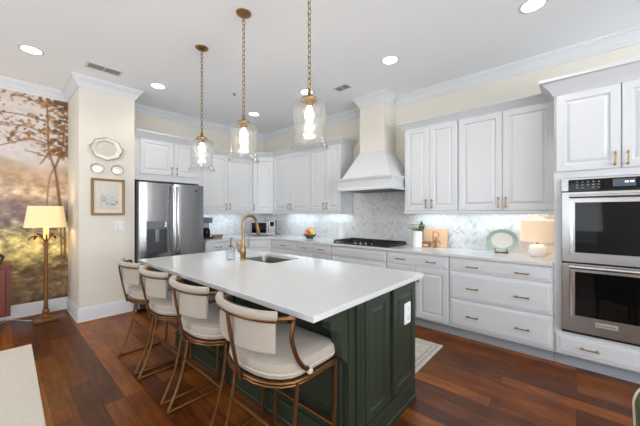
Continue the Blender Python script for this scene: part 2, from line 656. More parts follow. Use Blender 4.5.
    me.from_pydata(V.tolist() + Vb, [], F.tolist() + [tuple(i + k for i in f) for f in Fb])
    at = me.attributes.new('pattern', 'FLOAT_COLOR', 'POINT')
    arr = np.ones((len(V) + 8, 4), np.float32) * .6
    arr[:, 3] = 1
    arr[:k, :3] = lc.reshape(-1, 3)
    at.data.foreach_set('color', arr.ravel())
    me.materials.append(attr_mat('landscape_wallpaper', .75))
    o = bpy.data.objects.new('wall_mural', me)
    COL.objects.link(o)
    struct(o)


mural()

CROWN = [(0, 2.925), (.012, 2.925), (.015, 2.943), (.023, 2.948), (.030, 2.965), (.044, 2.99), (.062, 3.01), (.068, 3.014), (.070, 3.028), (.082, 3.031), (.086, 3.0499), (0, 3.0499)]
HC1, HC2, HXC = 2.413, 2.010, 3.61       # hood chimney
struct(MB().sweep(CROWN, [(XL, YM), (PX0, YM), (PX0, PY), (PX1, PY), (PX1, YB), (XW, YB), (XW, HC1 + .002)]).build('trim_1', 'trim', smooth=True))
struct(MB().sweep(CROWN, [(XW, HC2 - .002), (XW, YR)]).build('trim_2', 'trim', smooth=True))
BASE = [(0, 0), (.022, 0), (.022, .018), (.015, .022), (.015, .145), (.011, .158), (.011, .168), (.005, .182), (0, .182)]
struct(MB().sweep(BASE, [(XL, YM), (PX0, YM), (PX0, PY), (PX1, PY), (PX1, YB - .01)]).build('baseboard_back', 'trim', smooth=True))
SHOE = [(.022, 0), (.034, 0), (.032, .008), (.022, .016)]
struct(MB().sweep(SHOE, [(XL, YM), (PX0, YM), (PX0, PY), (PX1, PY)]).build('baseboard_shoe', 'walnut', smooth=True))


# herringbone marble backsplash: every tile a quad with its own shade
def herring(name, mapf, u0, u1, regions, seed):
    """regions: list of (u0,u1,z0,z1) kept"""
    rnd = random.Random(seed)
    w, L, g = .022, .066, .0016
    vs, fs, cols = [], [], []
    c45 = math.sqrt(.5)
    zs0 = min(r[2] for r in regions)
    zs1 = max(r[3] for r in regions)
    span = max(u1 - u0, zs1 - zs0) * 1.6
    n = int(span / w) + 6
    um, zm = (u0 + u1) / 2, (zs0 + zs1) / 2

    def clip(poly, r):
        for ax, lim, sgn in ((0, r[0], 1), (0, r[1], -1), (1, r[2], 1), (1, r[3], -1)):
            out = []
            for i in range(len(poly)):
                a, b = poly[i], poly[(i + 1) % len(poly)]
                da, db = (a[ax] - lim) * sgn, (b[ax] - lim) * sgn
                if da >= 0:
                    out.append(a)
                if (da < 0) != (db < 0):
                    t = da / (da - db)
                    out.append((a[0] + (b[0] - a[0]) * t, a[1] + (b[1] - a[1]) * t))
            poly = out
            if len(poly) < 3:
                return None
        return poly
    for i in range(-n, n):
        for j in range(-n, n):
            # unit-cell herringbone with 3:1 blocks: horizontal at (i+..), vertical beside it
            m = (i - j) % 6
            if m == 0:
                rect = (i * w, j * w, L, w)
            elif m == 3:
                rect = (i * w, j * w - 2 * w, w, L)
            else:
                continue
            x, y, a, b = rect
            q = [(x + g / 2, y + g / 2), (x + a - g / 2, y + g / 2), (x + a - g / 2, y + b - g / 2), (x + g / 2, y + b - g / 2)]
            q = [(um + (p[0] - p[1]) * c45, zm + (p[0] + p[1]) * c45) for p in q]
            if max(p[0] for p in q) < u0 or min(p[0] for p in q) > u1 or max(p[1] for p in q) < zs0 or min(p[1] for p in q) > zs1:
                continue
            t = rnd.random()
            base = (220, 220, 219) if t < .5 else (215, 214, 213) if t < .8 else (206, 205, 203) if t < .95 else (196, 193, 189)
            t = rnd.randint(-4, 4)
            base = tuple(v + t for v in base)
            for r in regions:
                p = clip(q, r)
                if p:
                    k = len(vs)
                    vs += [mapf(a_, b_, .008) for a_, b_ in p]
                    fs.append(tuple(range(k, k + len(p))))
                    cols.append(lin(base))
    for r in regions:        # grout bed
        k = len(vs)
        q = [(r[0], r[2]), (r[1], r[2]), (r[1], r[3]), (r[0], r[3])]
        vs += [mapf(a, b, .001) for a, b in q] + [mapf(a, b, .0065) for a, b in q]
        for f in ((0, 1, 2, 3), (4, 5, 6, 7), (0, 1, 5, 4), (1, 2, 6, 5), (2, 3, 7, 6), (3, 0, 4, 7)):
            fs.append(tuple(i + k for i in f))
            cols.append(lin((200, 199, 197)))
    me = bpy.data.meshes.new(name)
    me.from_pydata(vs, [], fs)
    at = me.attributes.new('pattern', 'FLOAT_COLOR', 'FACE')
    at.data.foreach_set('color', np.array(cols, np.float32).ravel())
    me.materials.append(M['tile'])
    o = bpy.data.objects.new(name, me)
    COL.objects.link(o)
    return struct(o)


M['tile'] = attr_mat('marble_tile', .3)
herring('wall_right_backsplash', lambda a, b, c: (XW - c, a, b), .16, 5.14, [(.16, 1.703, .916, 1.40), (1.703, 2.762, .916, 1.70), (2.762, 5.14, .916, 1.40)], 3)
herring('wall_back_backsplash', lambda a, b, c: (a, YB - c, b), 2.25, 3.93, [(2.25, 3.93, .916, 1.40)], 4)


# ------------------------------------------------------------------ cabinets
def frame(o, ud, nd):
    o, ud, nd = Vector(o), Vector(ud), Vector(nd)
    return lambda a, z, c: (o.x + ud.x * a + nd.x * c, o.y + ud.y * a + nd.y * c, z)


def pull(F, a, z, parent, vertical=False, L=.115, name='handle'):
    """bar pull: two posts, a slim bar and knuckled ends"""
    m = MB()
    h = L / 2
    q = (lambda s, c: F(a, z + s, c)) if vertical else (lambda s, c: F(a + s, z, c))
    for s in (-h * .78, h * .78):
        m.tube([q(s, .0), q(s, .008), q(s, .026)], [.008, .0055, .0055], 8)
        m.ball(q(s, .028), .0085, 8)
    m.tube([q(-h, .028), q(-h * .9, .029), q(0, .03), q(h * .9, .029), q(h, .028)], [.007, .0055, .005, .0055, .007], 8)
    return m.build(name, 'brass', parent, smooth=True)


def cabinet(name, label, F, w, z0, z1, depth, fronts, loc, cat='cabinet', group=None, toe=None, body=None, T=.02):
    """fronts: (kind, a0, a1, z0, z1, [(a, z, vertical)...]).  F's c=0 is the face of the carcass"""
    r = thing(name, label, cat, loc, group)
    if body:
        body(MB()).build('body', 'cab', r)
    else:
        MB().fbox(F, 0, w, z0, z1, -depth, 0).build('body', 'cab', r)
    if toe:
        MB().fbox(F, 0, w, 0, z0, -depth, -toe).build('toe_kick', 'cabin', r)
    FF = lambda a, z, c: F(a, z, c + T)
    for kind, a0, a1, y0, y1, hs in fronts:
        d = MB().door(F, a0, a1, y0, y1, T, flat=(kind == 'drawer')).build('door' if kind == 'door' else 'drawer', 'cab', r)
        for a, z, v in hs:
            pull(FF, a, z, d, v)
    return r


XF, XU = 3.35, 3.61                       # carcass faces; fronts stand 2 cm proud
FB = lambda y: frame((XF, y, 0), (0, -1, 0), (-1, 0, 0))
FU = lambda y: frame((XU, y, 0), (0, -1, 0), (-1, 0, 0))
DB = XW - .012 - XF
DU = XW - .012 - XU
g = .005
ZB0, ZB1 = .11, .882
ydg, xdg = 4.15, 3.04                      # base diagonal corner
# base run on the hood wall, from the corner towards the ovens
cabinet('base_cabinet', 'white base cabinet with one handle per drawer beside the diagonal corner cabinet', FB(4.148), .665, ZB0, ZB1, DB,
        [('drawer', .008, .657, .73, .868, [(.335, .80, False)]), ('drawer', .008, .657, .432, .722, [(.335, .58, False)]), ('drawer', .008, .657, .135, .426, [(.335, .28, False)])], (3.6, 3.8, 0), group='white base cabinets along the hood wall', toe=.06)
cabinet('base_cabinet', 'white two-handled drawer base under the fruit bowl, left of the cooktop', FB(3.48), .743, ZB0, ZB1, DB,
        [('drawer', g, .743 - g, .73, .868, [(.19, .80, False), (.55, .80, False)]), ('door', g, .366, .13, .722, [(.33, .6, True)]), ('door', .377, .743 - g, .13, .722, [(.41, .6, True)])], (3.6, 3.1, 0), group='white base cabinets along the hood wall', toe=.06)
cabinet('base_cabinet', 'white base cabinet with a plain handleless front directly under the cooktop', FB(2.735), .913, ZB0, ZB1, DB,
        [('drawer', g, .913 - g, .73, .868, []), ('drawer', g, .913 - g, .432, .722, [(.25, .56, False), (.66, .56, False)]), ('drawer', g, .913 - g, .13, .426, [(.25, .27, False), (.66, .27, False)])], (3.6, 2.28, 0), group='white base cabinets along the hood wall', toe=.06)
cabinet('base_cabinet', 'white base cabinet with two doors below one drawer, right of the cooktop', FB(1.82), .764, ZB0, ZB1, DB,
        [('drawer', g, .764 - g, .73, .868, [(.195, .797, False), (.57, .797, False)]), ('door', g, .379, .13, .722, [(.345, .6, True)]), ('door', .389, .764 - g, .13, .722, [(.42, .6, True)])], (3.6, 1.44, 0), group='white base cabinets along the hood wall', toe=.06)
cabinet('base_cabinet', 'wide white three-drawer base cabinet with six brass pulls beside the oven tower', FB(1.054), .898, ZB0, ZB1, DB,
        [('drawer', g, .898 - .005, .73, .868, [(.236, .792, False), (.667, .79, False)]), ('drawer', g, .898 - .005, .432, .722, [(.236, .565, False), (.667, .563, False)]), ('drawer', g, .898 - .005, .135, .426, [(.236, .265, False), (.667, .262, False)])], (3.6, .6, 0), group='white base cabinets along the hood wall', toe=.06)
# diagonal base corner
s2 = math.sqrt(.5)
FD = frame((xdg + .014, 4.44 + .014, 0), (s2, -s2, 0), (-s2, -s2, 0))
wd = math.hypot(XF - .014 - xdg, 4.44 - 4.15) - .006
dpoly = [(xdg + .02, 4.46), (XF, 4.152), (XW - .012, 4.152), (XW - .012, YB - .012), (xdg + .02, YB - .012)]
cabinet('corner_base_cabinet', 'white diagonal corner base cabinet below the microwave', FD, wd, ZB0, ZB1, .1,
        [('drawer', .02, wd - .02, .73, .868, []), ('door', .02, wd - .02, .13, .722, [(.045, .62, True)])], (3.5, 4.6, 0), body=lambda m: m.prism(dpoly, ZB0, ZB1))
FK = frame((2.245, 4.46, 0), (1, 0, 0), (0, -1, 0))
cabinet('base_cabinet', 'white base cabinet between refrigerator and corner, under the coffee maker', FK, .812, ZB0, ZB1, .675,
        [('drawer', .012, .80, .73, .868, [(.21, .80, False), (.6, .80, False)]), ('door', .012, .4, .13, .722, [(.36, .6, True)]), ('door', .41, .80, .13, .722, [(.45, .6, True)])], (2.65, 4.8, 0), toe=.06)

# worktop with its diagonal corner
ct = MB().prism([(2.243, 4.42), (3.032, 4.42), (3.31, 4.142), (3.31, .157), (XW - .001, .157), (XW - .001, YB - .001), (2.243, YB - .001)], .884, .915)
tag(ct.build('countertop', 'quartz', bevel=.003), 'long white quartz worktop turning the corner on the white base cabinets', 'countertop')

# wall cabinets: crown profile helper (offset outwards from the carcass face)


def cab_crown(parent, path, zt, h, proj, side, pre=None, post=None):
    p = [(0, zt - h), (.006, zt - h), (.012, zt - h + .012), (proj * .35, zt - h * .62), (proj * .75, zt - h * .3), (proj * .86, zt - h * .2), (proj, zt - h * .17), (proj, zt), (0, zt)]
    return MB().sweep(p, path, side, pre, post).build('crown', 'cab', parent, smooth=True)


def rail(parent, path, side=1, pre=None, post=None, z0=1.35, z1=1.385):
    return MB().sweep([(-.02, z0), (0.014, z0), (.018, z0 + .012), (.014, z1), (-.02, z1)], path, side, pre, post).build('light_rail', 'cab', parent)


def undercab(parent, x, y, L, along_y, power):
    (MB().box(x - .015, x + .015, y - L / 2, y + L / 2, 1.376, 1.386) if along_y else MB().box(x - L / 2, x + L / 2, y - .015, y + .015, 1.376, 1.386)).build('light_strip', 'led_strip', parent)
    area('strip_glow', (x, y, 1.372), (0, 0, 0), .05 if along_y else L, L if along_y else .05, power * .27, (.72, .88, 1), parent)


ZU0, ZU1 = 1.385, 2.455
dz0, dz1 = 1.39, 2.445
hz = 1.475
GU = 'white wall cabinets along the hood wall'
up = []
for lab, y1, y0, sp in (('white two-door wall cabinet between the diagonal corner and the cabinet over the paper towel', 4.408, 3.42, 3.918),
                        ('white two-door wall cabinet directly left of the range hood', 3.418, 2.768, 3.069),
                        ('white two-door wall cabinet directly right of the range hood', 1.699, 1.038, 1.373),
                        ('widest white two-door wall cabinet, next to the oven tower', 1.036, .156, .593)):
    w = y1 - y0
    s = y1 - sp
    up.append(cabinet('wall_cabinet', lab, FU(y1), w, ZU0, ZU1, DU, [('door', .005, s - .002, dz0, dz1, [(s - .035, hz, True)]), ('door', s + .002, w - .005, dz0, dz1, [(s + .035, hz, True)])],
                      (XU, (y0 + y1) / 2, ZU0), group=GU))
zc, hc, pc = 2.533, .085, .088
xd1, yd1, xd0, yd0 = XU, 4.408 + .0, XU - .29, 4.408 + .29     # diagonal carcass corners
cab_crown(up[0], [(XU, 3.42), (XU, 4.408)], zc, hc, pc, -1, post=(xd0, yd0))
cab_crown(up[1], [(XW - .012, 2.768), (XU, 2.768), (XU, 3.418)], zc, hc, pc, -1)
cab_crown(up[2], [(XW - .012, 1.699), (XU, 1.699), (XU, 1.038)], zc, hc, pc, 1)
cab_crown(up[3], [(XU, 1.036), (XU, .158)], zc, hc, pc, 1)
rail(up[0], [(XU, 3.42), (XU, 4.408)], -1)
rail(up[1], [(XW - .02, 2.768), (XU, 2.768), (XU, 3.418)], -1)
rail(up[2], [(XW - .02, 1.699), (XU, 1.699), (XU, 1.038)], 1)
rail(up[3], [(XU, 1.036), (XU, .158)], 1)
undercab(up[0], 3.78, 3.92, .85, True, 5.5)
undercab(up[1], 3.78, 3.1, .55, True, 4)
undercab(up[2], 3.78, 1.37, .55, True, 4)
undercab(up[3], 3.78, .62, .7, True, 5)
# diagonal upper
FDU = frame((xd0, yd0, 0), (s2, -s2, 0), (-s2, -s2, 0))
wdu = .29 / s2
upoly = [(xd0, yd0), (xd1, yd1 + .002), (XW - .012, yd1 + .002), (XW - .012, YB - .012), (xd0, YB - .012)]
dg = cabinet('corner_wall_cabinet', 'white single-door diagonal wall cabinet above the microwave', FDU, wdu, ZU0, 2.44, .1,
             [('door', .012, wdu - .012, dz0, 2.42, [(.04, hz, True)])], (3.6, 4.75, ZU0), body=lambda m: m.prism(upoly, ZU0, 2.45))
cab_crown(dg, [(xd1, yd1 + .002), (xd0, yd0)], zc - .01, hc, pc, -1, pre=(xd1, 3.5), post=(2.5, yd0))
rail(dg, [(xd1, yd1 + .002), (xd0, yd0)], -1)
undercab(dg, 3.62, 4.85, .3, False, 2)
# back wall upper beside the refrigerator
FKU = frame((2.243, yd0, 0), (1, 0, 0), (0, -1, 0))
wku = xd0 - .002 - 2.243
bk = cabinet('wall_cabinet', 'white two-door wall cabinet between refrigerator and diagonal corner cabinet', FKU, wku, ZU0, 2.40, YB - .012 - yd0,
             [('door', .012, .527, dz0, 2.37, [(.49, hz, True)]), ('door', .533, wku - .012, dz0, 2.37, [(.568, hz, True)])], (2.75, yd0, ZU0))
cab_crown(bk, [(xd0 - .002, yd0), (2.243, yd0)], 2.47, hc, pc, -1, pre=(xd1, yd1))
rail(bk, [(2.243, yd0), (xd0, yd0)], 1)
undercab(bk, 2.8, 4.95, .9, False, 6)

# cabinet over the refrigerator with its tall end panel
FR = frame((1.293, 4.64, 0), (1, 0, 0), (0, -1, 0))
fc = cabinet('refrigerator_cabinet', 'white two-door cabinet built in above the steel refrigerator', FR, .948, 1.835, 2.455, YB - .012 - 4.64,
             [('door', .075, .528, 1.93, 2.437, [(.495, 2.0, True)]), ('door', .536, .936, 1.93, 2.437, [(.57, 2.0, True)])], (1.75, 4.9, 1.83))
MB().box(2.214, 2.241, 4.62, YB - .012, 0, 1.834).build('end_panel', 'cab', fc)
cab_crown(fc, [(1.2935, 4.64), (2.241, 4.64)], 2.53, .1, .095, 1)

# oven tower
FO = FB(.153)
ow = .153 + .70
ot = cabinet('oven_tower', 'tall white cabinet tower holding the double wall oven', FO, ow, ZB0, 2.43, DB,
             [('door', .016, .417, 1.728, 2.405, [(.385, 1.80, True)]), ('door', .425, ow - .016, 1.728, 2.405, [(.457, 1.80, True)]),
              ('drawer', .016, ow - .016, .122, .29, [(.236, .207, False)])], (3.6, -.27, 0), toe=.06,
             body=lambda m: m.fbox(FO, 0, ow, ZB0, .318, -DB, 0).fbox(FO, 0, ow, 1.668, 2.43, -DB, 0).fbox(FO, 0, .052, .318, 1.668, -DB, 0).fbox(FO, ow - .03, ow, .318, 1.668, -DB, 0).fbox(FO, .052, ow - .03, .318, 1.668, -DB, -DB + .02))
cab_crown(ot, [(XU - .09, .153), (XF, .153), (XF, -.70)], 2.545, .135, .10, 1)

# double wall oven
oa0, oa1 = .054, ow - .032
ov = thing('double_wall_oven', 'stainless steel double wall oven with black glass doors set in the white tower', 'oven', (3.5, -.27, .32))
MB().fbox(FO, oa0, oa1, .322, 1.664, -.5, .012).build('body', 'steel_h', ov)
m = MB().fbox(FO, oa0 + .045, oa1 - .01, 1.553, 1.648, .012, .022)
cp = m.build('control_panel', 'dark', ov)
MB().fbox(FO, .372, .50, 1.578, 1.638, .022, .024).build('display', 'display', cp)
m = MB()
for a in [.44 + i * .012 + (.006 if i > 1 else 0) for i in range(4)]:
    for t in ((a, a + .0075, 1.607, 1.6095), (a, a + .0075, 1.616, 1.6185)):
        m.fbox(FO, t[0], t[1], t[2], t[3], .024, .0246)
    m.fbox(FO, a, a + .002, 1.607, 1.6185, .024, .0246)
    m.fbox(FO, a + .0055, a + .0075, 1.607, 1.6185, .024, .0246)
m.build('clock_digits', 'led', cp)
m = MB()
for i in range(5):
    for j in range(3):
        if (i, j) != (2, 0):
            m.fbox(FO, .15 + i * .034, .162 + i * .034, 1.575 + j * .024, 1.581 + j * .024, .022, .0226)
m.build('touch_keys', mat('panel_print', (150, 154, 158), .5), cp)
MB().fbox(FO, oa0, oa0 + .044, 1.553, 1.648, .012, .03).fbox(FO, oa0, oa1, 1.648, 1.662, .012, .03).build('trim_bar', 'steel_h', ov)
for z0, z1, gz0, gz1, hz_ in ((.94, 1.542, 1.025, 1.452, 1.503), (.345, .928, .488, .862, .905)):
    d = MB().fbox(FO, oa0, oa1, z0, z1, .012, .05).build('door', 'steel_h', ov, bevel=.004)
    MB().fbox(FO, oa0 + .088, oa1 - .088, gz0, gz1, .05, .054).build('door_window', 'dark', d)
    m = MB()
    for a in (oa0 + .062, oa1 - .062):
        m.fbox(FO, a - .011, a + .011, gz0 - .02, gz1 + .012, .05, .058)
    m.build('window_trim', 'chrome', d, bevel=.003)
    m = MB().tube([FO(oa0 + .05, hz_, .1), FO(oa1 - .05, hz_, .1)], .015, 14)
    for a in (oa0 + .075, oa1 - .075):
        m.tube([FO(a, hz_, .05), FO(a, hz_, .1)], .011, 10)
    m.build('handle', 'chrome', d, smooth=True)
    if z0 < .5:
        np_ = MB().fbox(FO, .268, .40, .42, .455, .05, .053).build('nameplate', mat('nameplate_steel', (205, 203, 200), .35, .6), d)
        tx = bpy.data.curves.new('lettering', 'FONT')
        tx.body = 'KitchenAid'
        tx.size = .024
        tx.align_x = 'CENTER'
        tx.align_y = 'CENTER'
        tx.extrude = .0004
        to = text_mesh('lettering', tx, 'black')
        to.parent = np_
        p = Vector(FO(.334, .4375, .0536))
        to.location = p - wloc(np_)
        to.rotation_euler = (R(90), 0, R(-90))
for z0, z1 in ((.928, .94), (1.542, 1.553), (.322, .345)):
    MB().fbox(FO, oa0, oa1, z0, z1, .012, .022).build('vent_slot', 'black', ov)

# ------------------------------------------------------------------ range hood
hd = thing('range_hood', 'white tapered range hood with beige painted chimney above the cooktop', 'range hood', (3.6, 2.13, 1.665))
hx, h1, h2 = 3.25, 2.565, 1.703
xb = XW - .009


def hrect(x, a, b, z):
    return [(x, b, z), (x, a, z), (xb, a, z), (xb, b, z)]


m = MB()
m.loops([hrect(hx + .02, h1 - .02, h2 + .02, 1.69), hrect(hx + .02, h1 - .02, h2 + .02, 1.825), hrect(hx + .05, h1 - .05, h2 + .05, 1.845), hrect(HXC - .01, HC1 + .01, HC2 - .01, 2.235), hrect(HXC - .004, HC1 + .004, HC2 - .004, 2.245)])
m.build('canopy', 'cab', hd)
m = MB().sweep([(0, 1.668), (.02, 1.668), (.022, 1.69), (.008, 1.70), (0, 1.71)], [(xb, h1 - .02), (hx + .02, h1 - .02), (hx + .02, h2 + .02), (xb, h2 + .02)], 1)
m.build('lower_molding', 'cab', hd)
MB().sweep([(0, 1.80), (.01, 1.81), (.022, 1.828), (.022, 1.846), (-.028, 1.846)], [(xb, h1 - .02), (hx + .02, h1 - .02), (hx + .02, h2 + .02), (xb, h2 + .02)], 1).build('upper_molding', 'cab', hd)
MB().box(hx + .03, xb - .01, h2 + .03, h1 - .03, 1.676, 1.692).build('filter_liner', 'dgray', hd)
MB().box(HXC, xb + .008, HC2, HC1, 2.245, 3.0495).build('chimney', 'wall', hd)
MB().sweep(CROWN, [(xb - .12, HC1), (HXC, HC1), (HXC, HC2), (xb - .12, HC2)], 1).build('crown', 'trim', hd, smooth=True)

# ------------------------------------------------------------------ refrigerator
fr = thing('refrigerator', 'stainless steel french door refrigerator with water dispenser beside the pier', 'refrigerator', (1.75, 4.75, 0))
MB().box(1.297, 2.206, 4.50, 5.12, .02, 1.795).build('body', 'black', fr)


def fdoor(x0, x1, z0, z1):
    m = MB()
    n = 9
    ring0, ring1 = [], []
    pts = [(x0, 4.50)] + [(x0 + (x1 - x0) * i / n, 4.435 - .018 * math.sin(math.pi * (.06 + .88 * i / n)) + (.01 if i in (0, n) else 0)) for i in range(n + 1)] + [(x1, 4.50)]
    m.prism(pts, z0, z1)
    return m.build('door', 'steel', fr, smooth=True)


dl = fdoor(1.299, 1.750, .72, 1.788)
dr = fdoor(1.754, 2.204, .72, 1.788)
dr2 = MB().box(1.299, 2.204, 4.425, 4.50, .05, .712).build('freezer_drawer', 'steel', fr, bevel=.008)
for d, x in ((dl, 1.722), (dr, 1.784)):
    MB().tube(spline([(x, 4.425, 1.74), (x, 4.375, 1.69), (x, 4.36, 1.3), (x, 4.375, .82), (x, 4.425, .77)], 6), .013, 10, flat=1.0).build('handle', 'chrome', d, smooth=True)
MB().tube([(1.36, 4.37, .64), (2.14, 4.37, .64)], .013, 10).tube([(1.4, 4.37, .64), (1.4, 4.43, .64)], .01).tube([(2.1, 4.37, .64), (2.1, 4.43, .64)], .01).build('handle', 'chrome', dr2, smooth=True)
dp = MB().box(1.385, 1.645, 4.402, 4.42, 1.135, 1.25).build('dispenser_panel', mat('dispenser_steel', (120, 122, 126), .3, .8), dl, bevel=.003)
m = MB()
m.box(1.385, 1.405, 4.402, 4.43, .80, 1.135).box(1.625, 1.645, 4.402, 4.43, .80, 1.135).box(1.385, 1.645, 4.395, 4.43, .80, .835).box(1.405, 1.625, 4.4145, 4.43, .835, 1.135)
m.build('dispenser_recess', 'dgray', dl)
MB().box(1.49, 1.54, 4.398, 4.414, .95, 1.135).build('dispenser_spout', 'steel', dl, bevel=.004)
MB().box(1.615, 1.637, 4.399, 4.402, 1.16, 1.23).build('dispenser_button', 'chrome', dl)
MB().lathe([(.018, 0), (.018, .003)], (0, 0, 0), 20)
m = MB()
m.add([(2.075 + .016 * math.cos(t), 4.414 + (i * .006), 1.70 + .016 * math.sin(t)) for i in (0, 1) for t in [2 * math.pi * k / 18 for k in range(18)]], [tuple(range(18)), tuple(range(18, 36))] + [(k, (k + 1) % 18, 18 + (k + 1) % 18, 18 + k) for k in range(18)])
m.build('badge', 'dgray', dr)

# ------------------------------------------------------------------ island
il = thing('kitchen_island', 'dark green paneled kitchen island under the white quartz slab', 'island', (1.62, 2.0, 0))
IX0, IX1, IY0, IY1 = 1.252, 2.04, .905, 3.09
MB().box(IX0, IX0 + .03, IY0, IY1, .0, .884).box(IX1 - .012, IX1, IY0, IY1, .09, .884).box(IX0 + .03, IX1 - .03, IY0, IY0 + .03, 0, .884).box(IX0 + .03, IX1 - .03, IY1 - .03, IY1, 0, .884).build('carcass', 'green', il)
FE = frame((0, IY0, 0), (1, 0, 0), (0, -1, 0))
m = MB().door(FE, 1.385, 1.655, .168, .868, .022, .05)
m.build('end_panel', 'green', il)
p2 = MB().door(FE, 1.705, 2.035, .168, .868, .026, .05).build('end_panel', 'green', il)
m = MB().fbox(FE, 1.305, 1.378, .13, .884, 0, .016)
for a in (1.318, 1.337, 1.356):
    m.tube([FE(a, .2, .016), FE(a, .84, .016)], .006, 8)
m.build('pilaster', 'green', il)
# base moulding, end and stool side
prof = [(0, 0), (.022, 0), (.022, .03), (.017, .036), (.017, .125), (.014, .145), (0, .15)]
MB().sweep(prof, [(IX0, IY1), (IX0, IY0), (IX1, IY0), (IX1, IY0 + .05)], 1).build('base_molding', 'green', il)
# raised panels on the stool side
FS = frame((IX0, IY1, 0), (0, -1, 0), (-1, 0, 0))
for i in range(4):
    MB().door(FS, .06 + i * .53, .06 + i * .53 + .49, .19, .85, .016, .05).build('side_panel', 'green', il)
# corbel under the overhang by the end
cp_ = [(1.252, .884), (1.252, .56), (1.2, .60), (1.196, .64), (1.19, .69), (1.178, .735), (1.15, .765), (1.12, .772), (1.108, .79), (1.098, .82), (1.07, .835), (1.05, .84), (1.045, .884)]
m = MB()
n = len(cp_)
for y0, y1 in ((.912, .972),):
    m.add([(x, y0, z) for x, z in cp_] + [(x, y1, z) for x, z in cp_], [tuple(range(n)), tuple(range(n, 2 * n))[::-1]] + [(i, (i + 1) % n, n + (i + 1) % n, n + i) for i in range(n)])
m.build('corbel', 'green', il)
# outlet in the right end panel
ox, oz = 1.903, .668
ol = MB().fbox(FE, ox - .045, ox + .045, oz - .072, oz + .072, .022, .030).build('outlet_plate', 'white', il, bevel=.002)
m = MB()
for z in (oz + .032, oz - .032):
    m.fbox(FE, ox - .017, ox + .017, z - .02, z + .02, .03, .033)
m.build('receptacle', 'trim', ol)
m = MB()
for z in (oz + .032, oz - .032):
    m.fbox(FE, ox - .009, ox - .006, z - .004, z + .011, .033, .0335).fbox(FE, ox + .006, ox + .009, z - .004, z + .011, .033, .0335).fbox(FE, ox - .003, ox + .003, z - .014, z - .008, .033, .0335)
m.build('slots', 'dgray', ol)


# slab with sink cut-out
def rrect(x0, x1, y0, y1, r, n=6):
    out = []
    for cx, cy, a0 in ((x1 - r, y1 - r, 0), (x0 + r, y1 - r, 90), (x0 + r, y0 + r, 180), (x1 - r, y0 + r, 270)):
        for i in range(n + 1):
            a = R(a0 + 90 * i / n)
            out.append((cx + r * math.cos(a), cy + r * math.sin(a)))
    return out


SX0, SX1, SY0, SY1 = 1.618, 2.0, 2.025, 2.585
hole = rrect(SX0, SX1, SY0, SY1, .06)
outer = [(.912, .848), (2.115, .848), (2.115, 3.152), (.912, 3.152)]
bm = bmesh.new()
es = []
for loop in (outer, hole):
    vs = [bm.verts.new((x, y, .915)) for x, y in loop]
    es += [bm.edges.new((vs[i], vs[(i + 1) % len(vs)])) for i in range(len(vs))]
bmesh.ops.triangle_fill(bm, edges=es, use_beauty=True)
ret = bmesh.ops.extrude_face_region(bm, geom=bm.faces[:])
for v in [q for q in ret['geom'] if isinstance(q, bmesh.types.BMVert)]:
    v.co.z = .885
bmesh.ops.recalc_face_normals(bm, faces=bm.faces)
me = bpy.data.meshes.new('island_countertop')
bm.to_mesh(me)
bm.free()
me.materials.append(M['quartz'])
o = bpy.data.objects.new('island_countertop', me)
COL.objects.link(o)
b = o.modifiers.new('edge', 'BEVEL')
b.width = .003
b.limit_method = 'ANGLE'
b.segments = 2
tag(o, 'white quartz slab of the island with an undermount sink cut-out', 'countertop')
sk = thing('sink', 'undermount steel sink in the island slab beside the brass faucet', 'sink', (1.83, 2.2, .7))
m = MB()
big = rrect(SX0 - .006, SX1 + .006, SY0 - .006, SY1 + .006, .062)
lo = rrect(SX0 + .012, SX1 - .012, SY0 + .012, SY1 - .012, .05)
bigo = rrect(SX0 - .012, SX1 + .012, SY0 - .012, SY1 + .012, .066)
z = lambda L, h: [(x, y, h) for x, y in L]
m.loops([z(bigo, .69), z(bigo, .884), z(big, .884), z(lo, .71)])
m.build('basin', 'sink', sk, smooth=True)
MB().lathe([(.001, .0), (.04, .0), (.042, .003), (.001, .004)], (1.83, 2.22, .7105), 20).build('drain', 'chrome', sk, smooth=True)

# faucet
fx, fy = 1.566, 2.371
fa = thing('faucet', 'brushed brass gooseneck faucet standing at the island sink', 'faucet', (fx, fy, .915))
MB().lathe([(.030, 0), (.030, .008), (.024, .012), (.024, .05), (.027, .055), (.027, .115), (.022, .125), (.016, .15), (.014, .2)], (fx, fy, .915), 20).build('base', 'brass', fa, smooth=True)
arc = [(fx, fy, 1.1), (fx, fy, 1.2), (fx, fy, 1.265)] + [(fx + .075 - .075 * math.cos(t), fy, 1.265 + .072 * math.sin(t)) for t in [math.pi * k / 10 for k in range(1, 10)]] + [(fx + .158, fy, 1.25)]
MB().tube(arc, .013, 12).build('neck', 'brass', fa, smooth=True)
MB().tube([(fx + .156, fy, 1.262), (fx + .162, fy, 1.23), (fx + .178, fy, 1.165), (fx + .182, fy, 1.15)], [.013, .016, .019, .018], 12).build('spray_head', 'brass', fa, smooth=True)
MB().tube([(fx, fy, 1.0), (fx - .02, fy + .045, 1.0)], .014, 10).tube([(fx - .02, fy + .045, 1.0), (fx - .024, fy + .055, 1.03), (fx - .028, fy + .06, 1.09)], [.012, .008, .006], 10).build('lever', 'brass', fa, smooth=True)

